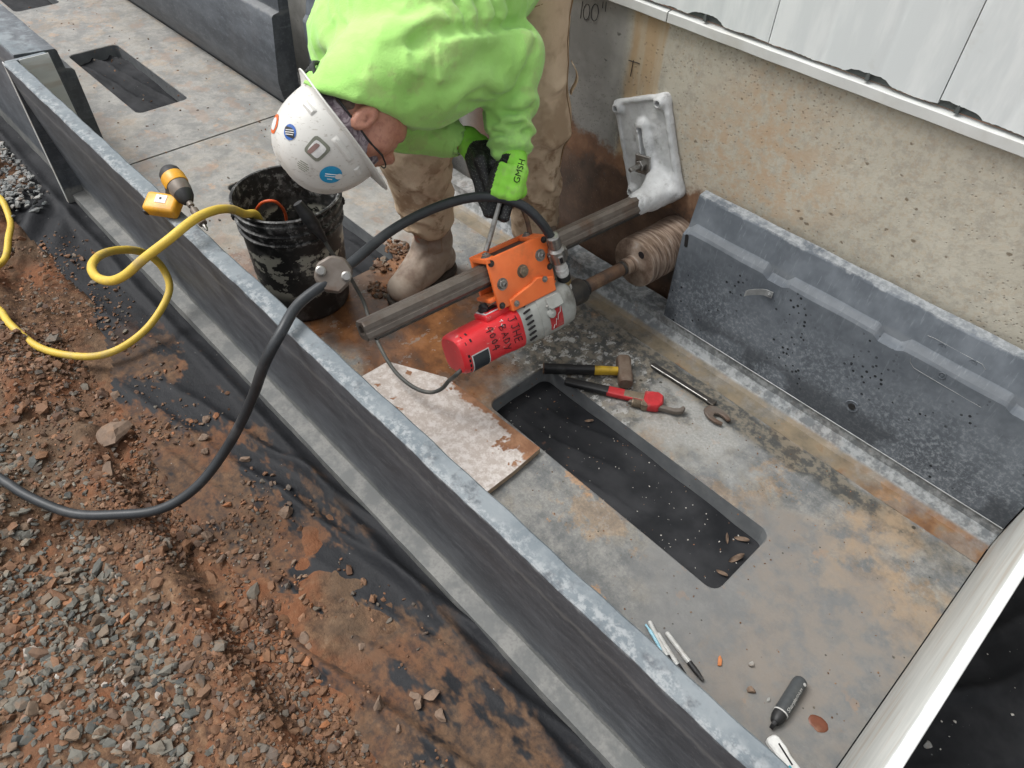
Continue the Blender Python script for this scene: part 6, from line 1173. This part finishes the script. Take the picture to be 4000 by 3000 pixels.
# hard hat
hat_a, hat_b, hat_h = .112, .098, .136
def dome(th, ph, lift=0.):
    """th: 0 front .. around; ph: 0 rim .. 90 crown"""
    c, s = math.cos(math.radians(th)), math.sin(math.radians(th)); e = math.cos(math.radians(ph)) ** .82; z = math.sin(math.radians(ph)) ** .92
    rr = 1 + .012 * math.cos(math.radians(th) * 2)
    ridge = .0035 * math.exp(-((s * e * hat_b) / .012) ** 2) * z + .002 * (math.exp(-((s * e * hat_b - .035) / .007) ** 2) + math.exp(-((s * e * hat_b + .035) / .007) ** 2)) * z
    n = Vector((c * e / hat_a, s * e / hat_b, z / hat_h)).normalized(); p = Vector((c * e * hat_a * rr, s * e * hat_b * rr, z * hat_h)) + n * (lift + ridge); return hp(p.x, p.y, p.z)
def brim(th, t, lift=0.):
    c, s = math.cos(math.radians(th)), math.sin(math.radians(th)); fr = max(0, c) ** 2.2; bk_ = max(0, -c) ** 3
    w_ = .008 + .034 * fr + .018 * bk_; dz = -.010 * t - (.010 * fr - .004) * t * t - .012 * bk_ * t + .008 * fr * t
    return hp(c * (hat_a * 1.012 + w_ * t), s * (hat_b * .99 + (.012 + .010 * fr) * t), dz + lift)
b = bmesh.new(); NT = 96; rows = []
for t_ in (1, .66, .33): rows.append([brim(k * 360 / NT, t_) for k in range(NT)])
for ph in (0, 4, 9, 15, 22, 30, 38, 46, 54, 62, 70, 77, 83, 87.5): rows.append([dome(k * 360 / NT, ph) for k in range(NT)])
inner = [[brim(k * 360 / NT, t_, -.003) for k in range(NT)] for t_ in (1, .5)] + [[dome(k * 360 / NT, ph, -.0035) for k in range(NT)] for ph in (0, 15, 38, 62, 80)]
vr = [[b.verts.new(p) for p in r] for r in inner[::-1] + rows]
for a, c in zip(vr, vr[1:]):
    for k in range(NT): b.faces.new((a[k], a[(k + 1) % NT], c[(k + 1) % NT], c[k]))
b.faces.new(vr[-1]); b.faces.new(vr[0][::-1]); bmesh.ops.recalc_face_normals(b, faces=b.faces); hat = obj('hard_hat', b, M['hat'], person, smooth=50)
b = bmesh.new(); tube(b, [brim(k * 360 / NT, 1.0, -.001) for k in range(NT)], .0024, 6, closed=True); obj('brim_edge', b, M['hat'], hat, smooth=True)
def dpatch(fn, lift, m, name, par, nr=5, na=28):
    """fn(r, a) -> (th, ph); disc-like patch wrapped on the shell"""
    b = bmesh.new(); c0 = b.verts.new(dome(*fn(0, 0), lift)); prev = None
    for i in range(1, nr + 1):
        ring = [b.verts.new(dome(*fn(i / nr, 2 * math.pi * k / na), lift)) for k in range(na)]
        for k in range(na):
            if prev: b.faces.new((prev[k], prev[(k + 1) % na], ring[(k + 1) % na], ring[k]))
            else: b.faces.new((c0, ring[(k + 1) % na], ring[k]))
        prev = ring
    bmesh.ops.recalc_face_normals(b, faces=b.faces); o = obj(name, b, m, par, smooth=True)
    for p in o.data.polygons: pass
    return o
def disc(th, ph, rt, rp, ex=2.0, rot=0.):
    def fn(r, a):
        c, s = math.cos(a), math.sin(a); k = (abs(c) ** ex + abs(s) ** ex) ** (-1 / ex); u, v_ = r * k * c, r * k * s; cr, sr = math.cos(rot), math.sin(rot); u, v_ = u * cr - v_ * sr, u * sr + v_ * cr
        return (th + rt * u / max(.25, math.cos(math.radians(ph))), ph + rp * v_)
    return fn
def bars(th, ph, rt, rp, m, name, par, ks, lift, rot=0.):
    b = bmesh.new()
    for k0, w0 in ks:
        L = []
        for i in range(9):
            u, v_ = -w0 + 2 * w0 * i / 8, k0; cr, sr = math.cos(rot), math.sin(rot); u, v_ = u * cr - v_ * sr, u * sr + v_ * cr; L.append(dome(th + rt * u / max(.25, math.cos(math.radians(ph))), ph + rp * v_, lift))
        tube(b, L, .0011, 4)
    return obj(name, b, m, par)
s1 = dpatch(disc(54, 31, 11, 11), .0009, M['st_blue'], 'sticker', hat); tag(s1, 'round blue sticker'); bars(54, 31, 10, 10, M['st_white'], 'sticker_print', s1, ((-.15, .55), (.12, .55), (.5, .25)), .0010, .9); dpatch(disc(48, 25, 3.6, 3.6), .0018, M['st_white'], 'sticker_print', s1, 3, 18)
s2 = dpatch(disc(89, 26, 10, 10, 6, .15), .0009, M['st_olive'], 'sticker', hat); tag(s2, 'square olive sticker'); dpatch(disc(89, 26, 7, 7, 6, .15), .0016, M['st_white'], 'sticker_print', s2, 4, 24); dpatch(disc(92, 28, 2.4, 6.5, 6, .15), .0022, M['st_brown'], 'sticker_print', s2, 3, 20)
s3 = dpatch(disc(126, 36, 8, 7.5), .0009, M['st_navy'], 'sticker', hat); tag(s3, 'small round navy sticker'); dpatch(disc(126, 36, 6.6, 4, 5, .6), .0016, M['st_black'], 'sticker_print', s3, 3, 20); bars(126, 36, 7, 7, M['st_white'], 'sticker_print', s3, ((-.3, .7), (0, .8), (.3, .7)), .0014, .6)
s4 = dpatch(disc(82, 50, 9, 9), .0009, M['hat'], 'sticker', hat); tag(s4, 'pale embossed round sticker'); bars(82, 50, 8, 8, M['st_olive'], 'sticker_print', s4, ((-.6, .5), (-.3, .7), (0, .8), (.3, .7), (.6, .5)), .0008, .5)
s5 = dpatch(disc(168, 42, 12, 10), .0009, M['st_orange'], 'sticker', hat); tag(s5, 'orange ring sticker'); dpatch(disc(168, 42, 8, 6.5), .0016, M['st_white'], 'sticker_print', s5, 3, 20)
for th, wd in ((128, 9), (72, 16), (40, 6)):   # moulded accessory slots along the rim
    b = bmesh.new(); g = [[dome(th - wd + 2 * wd * i / 10, 5 + 6 * j / 3, .0005 + .0035 * (1 if 0 < j < 3 and 0 < i < 10 else 0)) for j in range(4)] for i in range(11)]; vv = [[b.verts.new(p) for p in r] for r in g]
    for a, c in zip(vv, vv[1:]):
        for k in range(3): b.faces.new((a[k], a[k + 1], c[k + 1], c[k]))
    bmesh.ops.recalc_face_normals(b, faces=b.faces); obj('moulded_slot', b, M['hat'], hat, smooth=30)
me = sdfmesh(lambda X: smax(ell(X, hpa(-.030, 0, -.045), (.075, .073, .072), HR_) + .002 * fbm(X[..., 0], X[..., 1], X[..., 2], 90, 2, 4), (X - hpa(-.005, 0, -.05)) @ np.array(hf[:], np.float32), .01), hpa(-.03, 0, -.045) - .13, hpa(-.03, 0, -.045) + .13, .005); obj('hair', me, M['beard'], person)
# bandana, headband and suspension at the nape, glasses
def band(z0, z1, r, th0, th1, m, nm, par, th=.004, wob=.0):
    b = bmesh.new(); R = []
    for i in range(41):
        a = math.radians(th0 + (th1 - th0) * i / 40); w_ = wob * math.sin(i * 1.7); R.append([hp((.098 + r + w_) * math.cos(a), (.077 + r + w_) * math.sin(a), z) for z in (z0 + wob * 2 * math.sin(i * .6), (z0 + z1) / 2, z1)] + [hp((.094 + r) * math.cos(a), (.073 + r) * math.sin(a), z) for z in (z1, z0)])
    vv = [[b.verts.new(p) for p in q] for q in R]
    for a, c in zip(vv, vv[1:]):
        for k in range(5): b.faces.new((a[k], a[(k + 1) % 5], c[(k + 1) % 5], c[k]))
    bmesh.ops.recalc_face_normals(b, faces=b.faces); return obj(nm, b, m, par, smooth=40)
band(-.033, .045, .004, -170, 170, M['bandana'], 'bandana', person, wob=.0015); band(-.004, .012, .0085, 70, 290, M['darkstrap'], 'headband', hat)
band(-.040, -.004, .011, 140, 185, M['strap'], 'nape_strap', hat, wob=.001)
for i in range(5):
    b = bmesh.new(); r = np.random.default_rng(i); tube(b, crom([hp(-.105 - .006 * i, .045 - .02 * i, -.03 - .004 * i), hp(-.13, .035 - .02 * i, -.045 + .004 * i), hp(-.118, .01 - .015 * i, -.060), hp(-.10, -.01, -.04)], 5), .0048, 6); obj('ratchet_strap', b, M['darkstrap'], hat, smooth=True)
b = bmesh.new(); tube(b, [hp(-.085, .068, -.037), hp(-.02, .0835, -.034), hp(.05, .072, -.034), hp(.092, .058, -.040)], .0024, 6); gl = obj('glasses_temple', b, M['black'], person)
b = bmesh.new(); tube(b, crom([hp(.092, .058, -.040), hp(.112, .04, -.036), hp(.118, .0, -.034), hp(.112, -.04, -.036), hp(.09, -.058, -.04)], 4), .0018, 6); obj('glasses_front', b, M['black'], person)
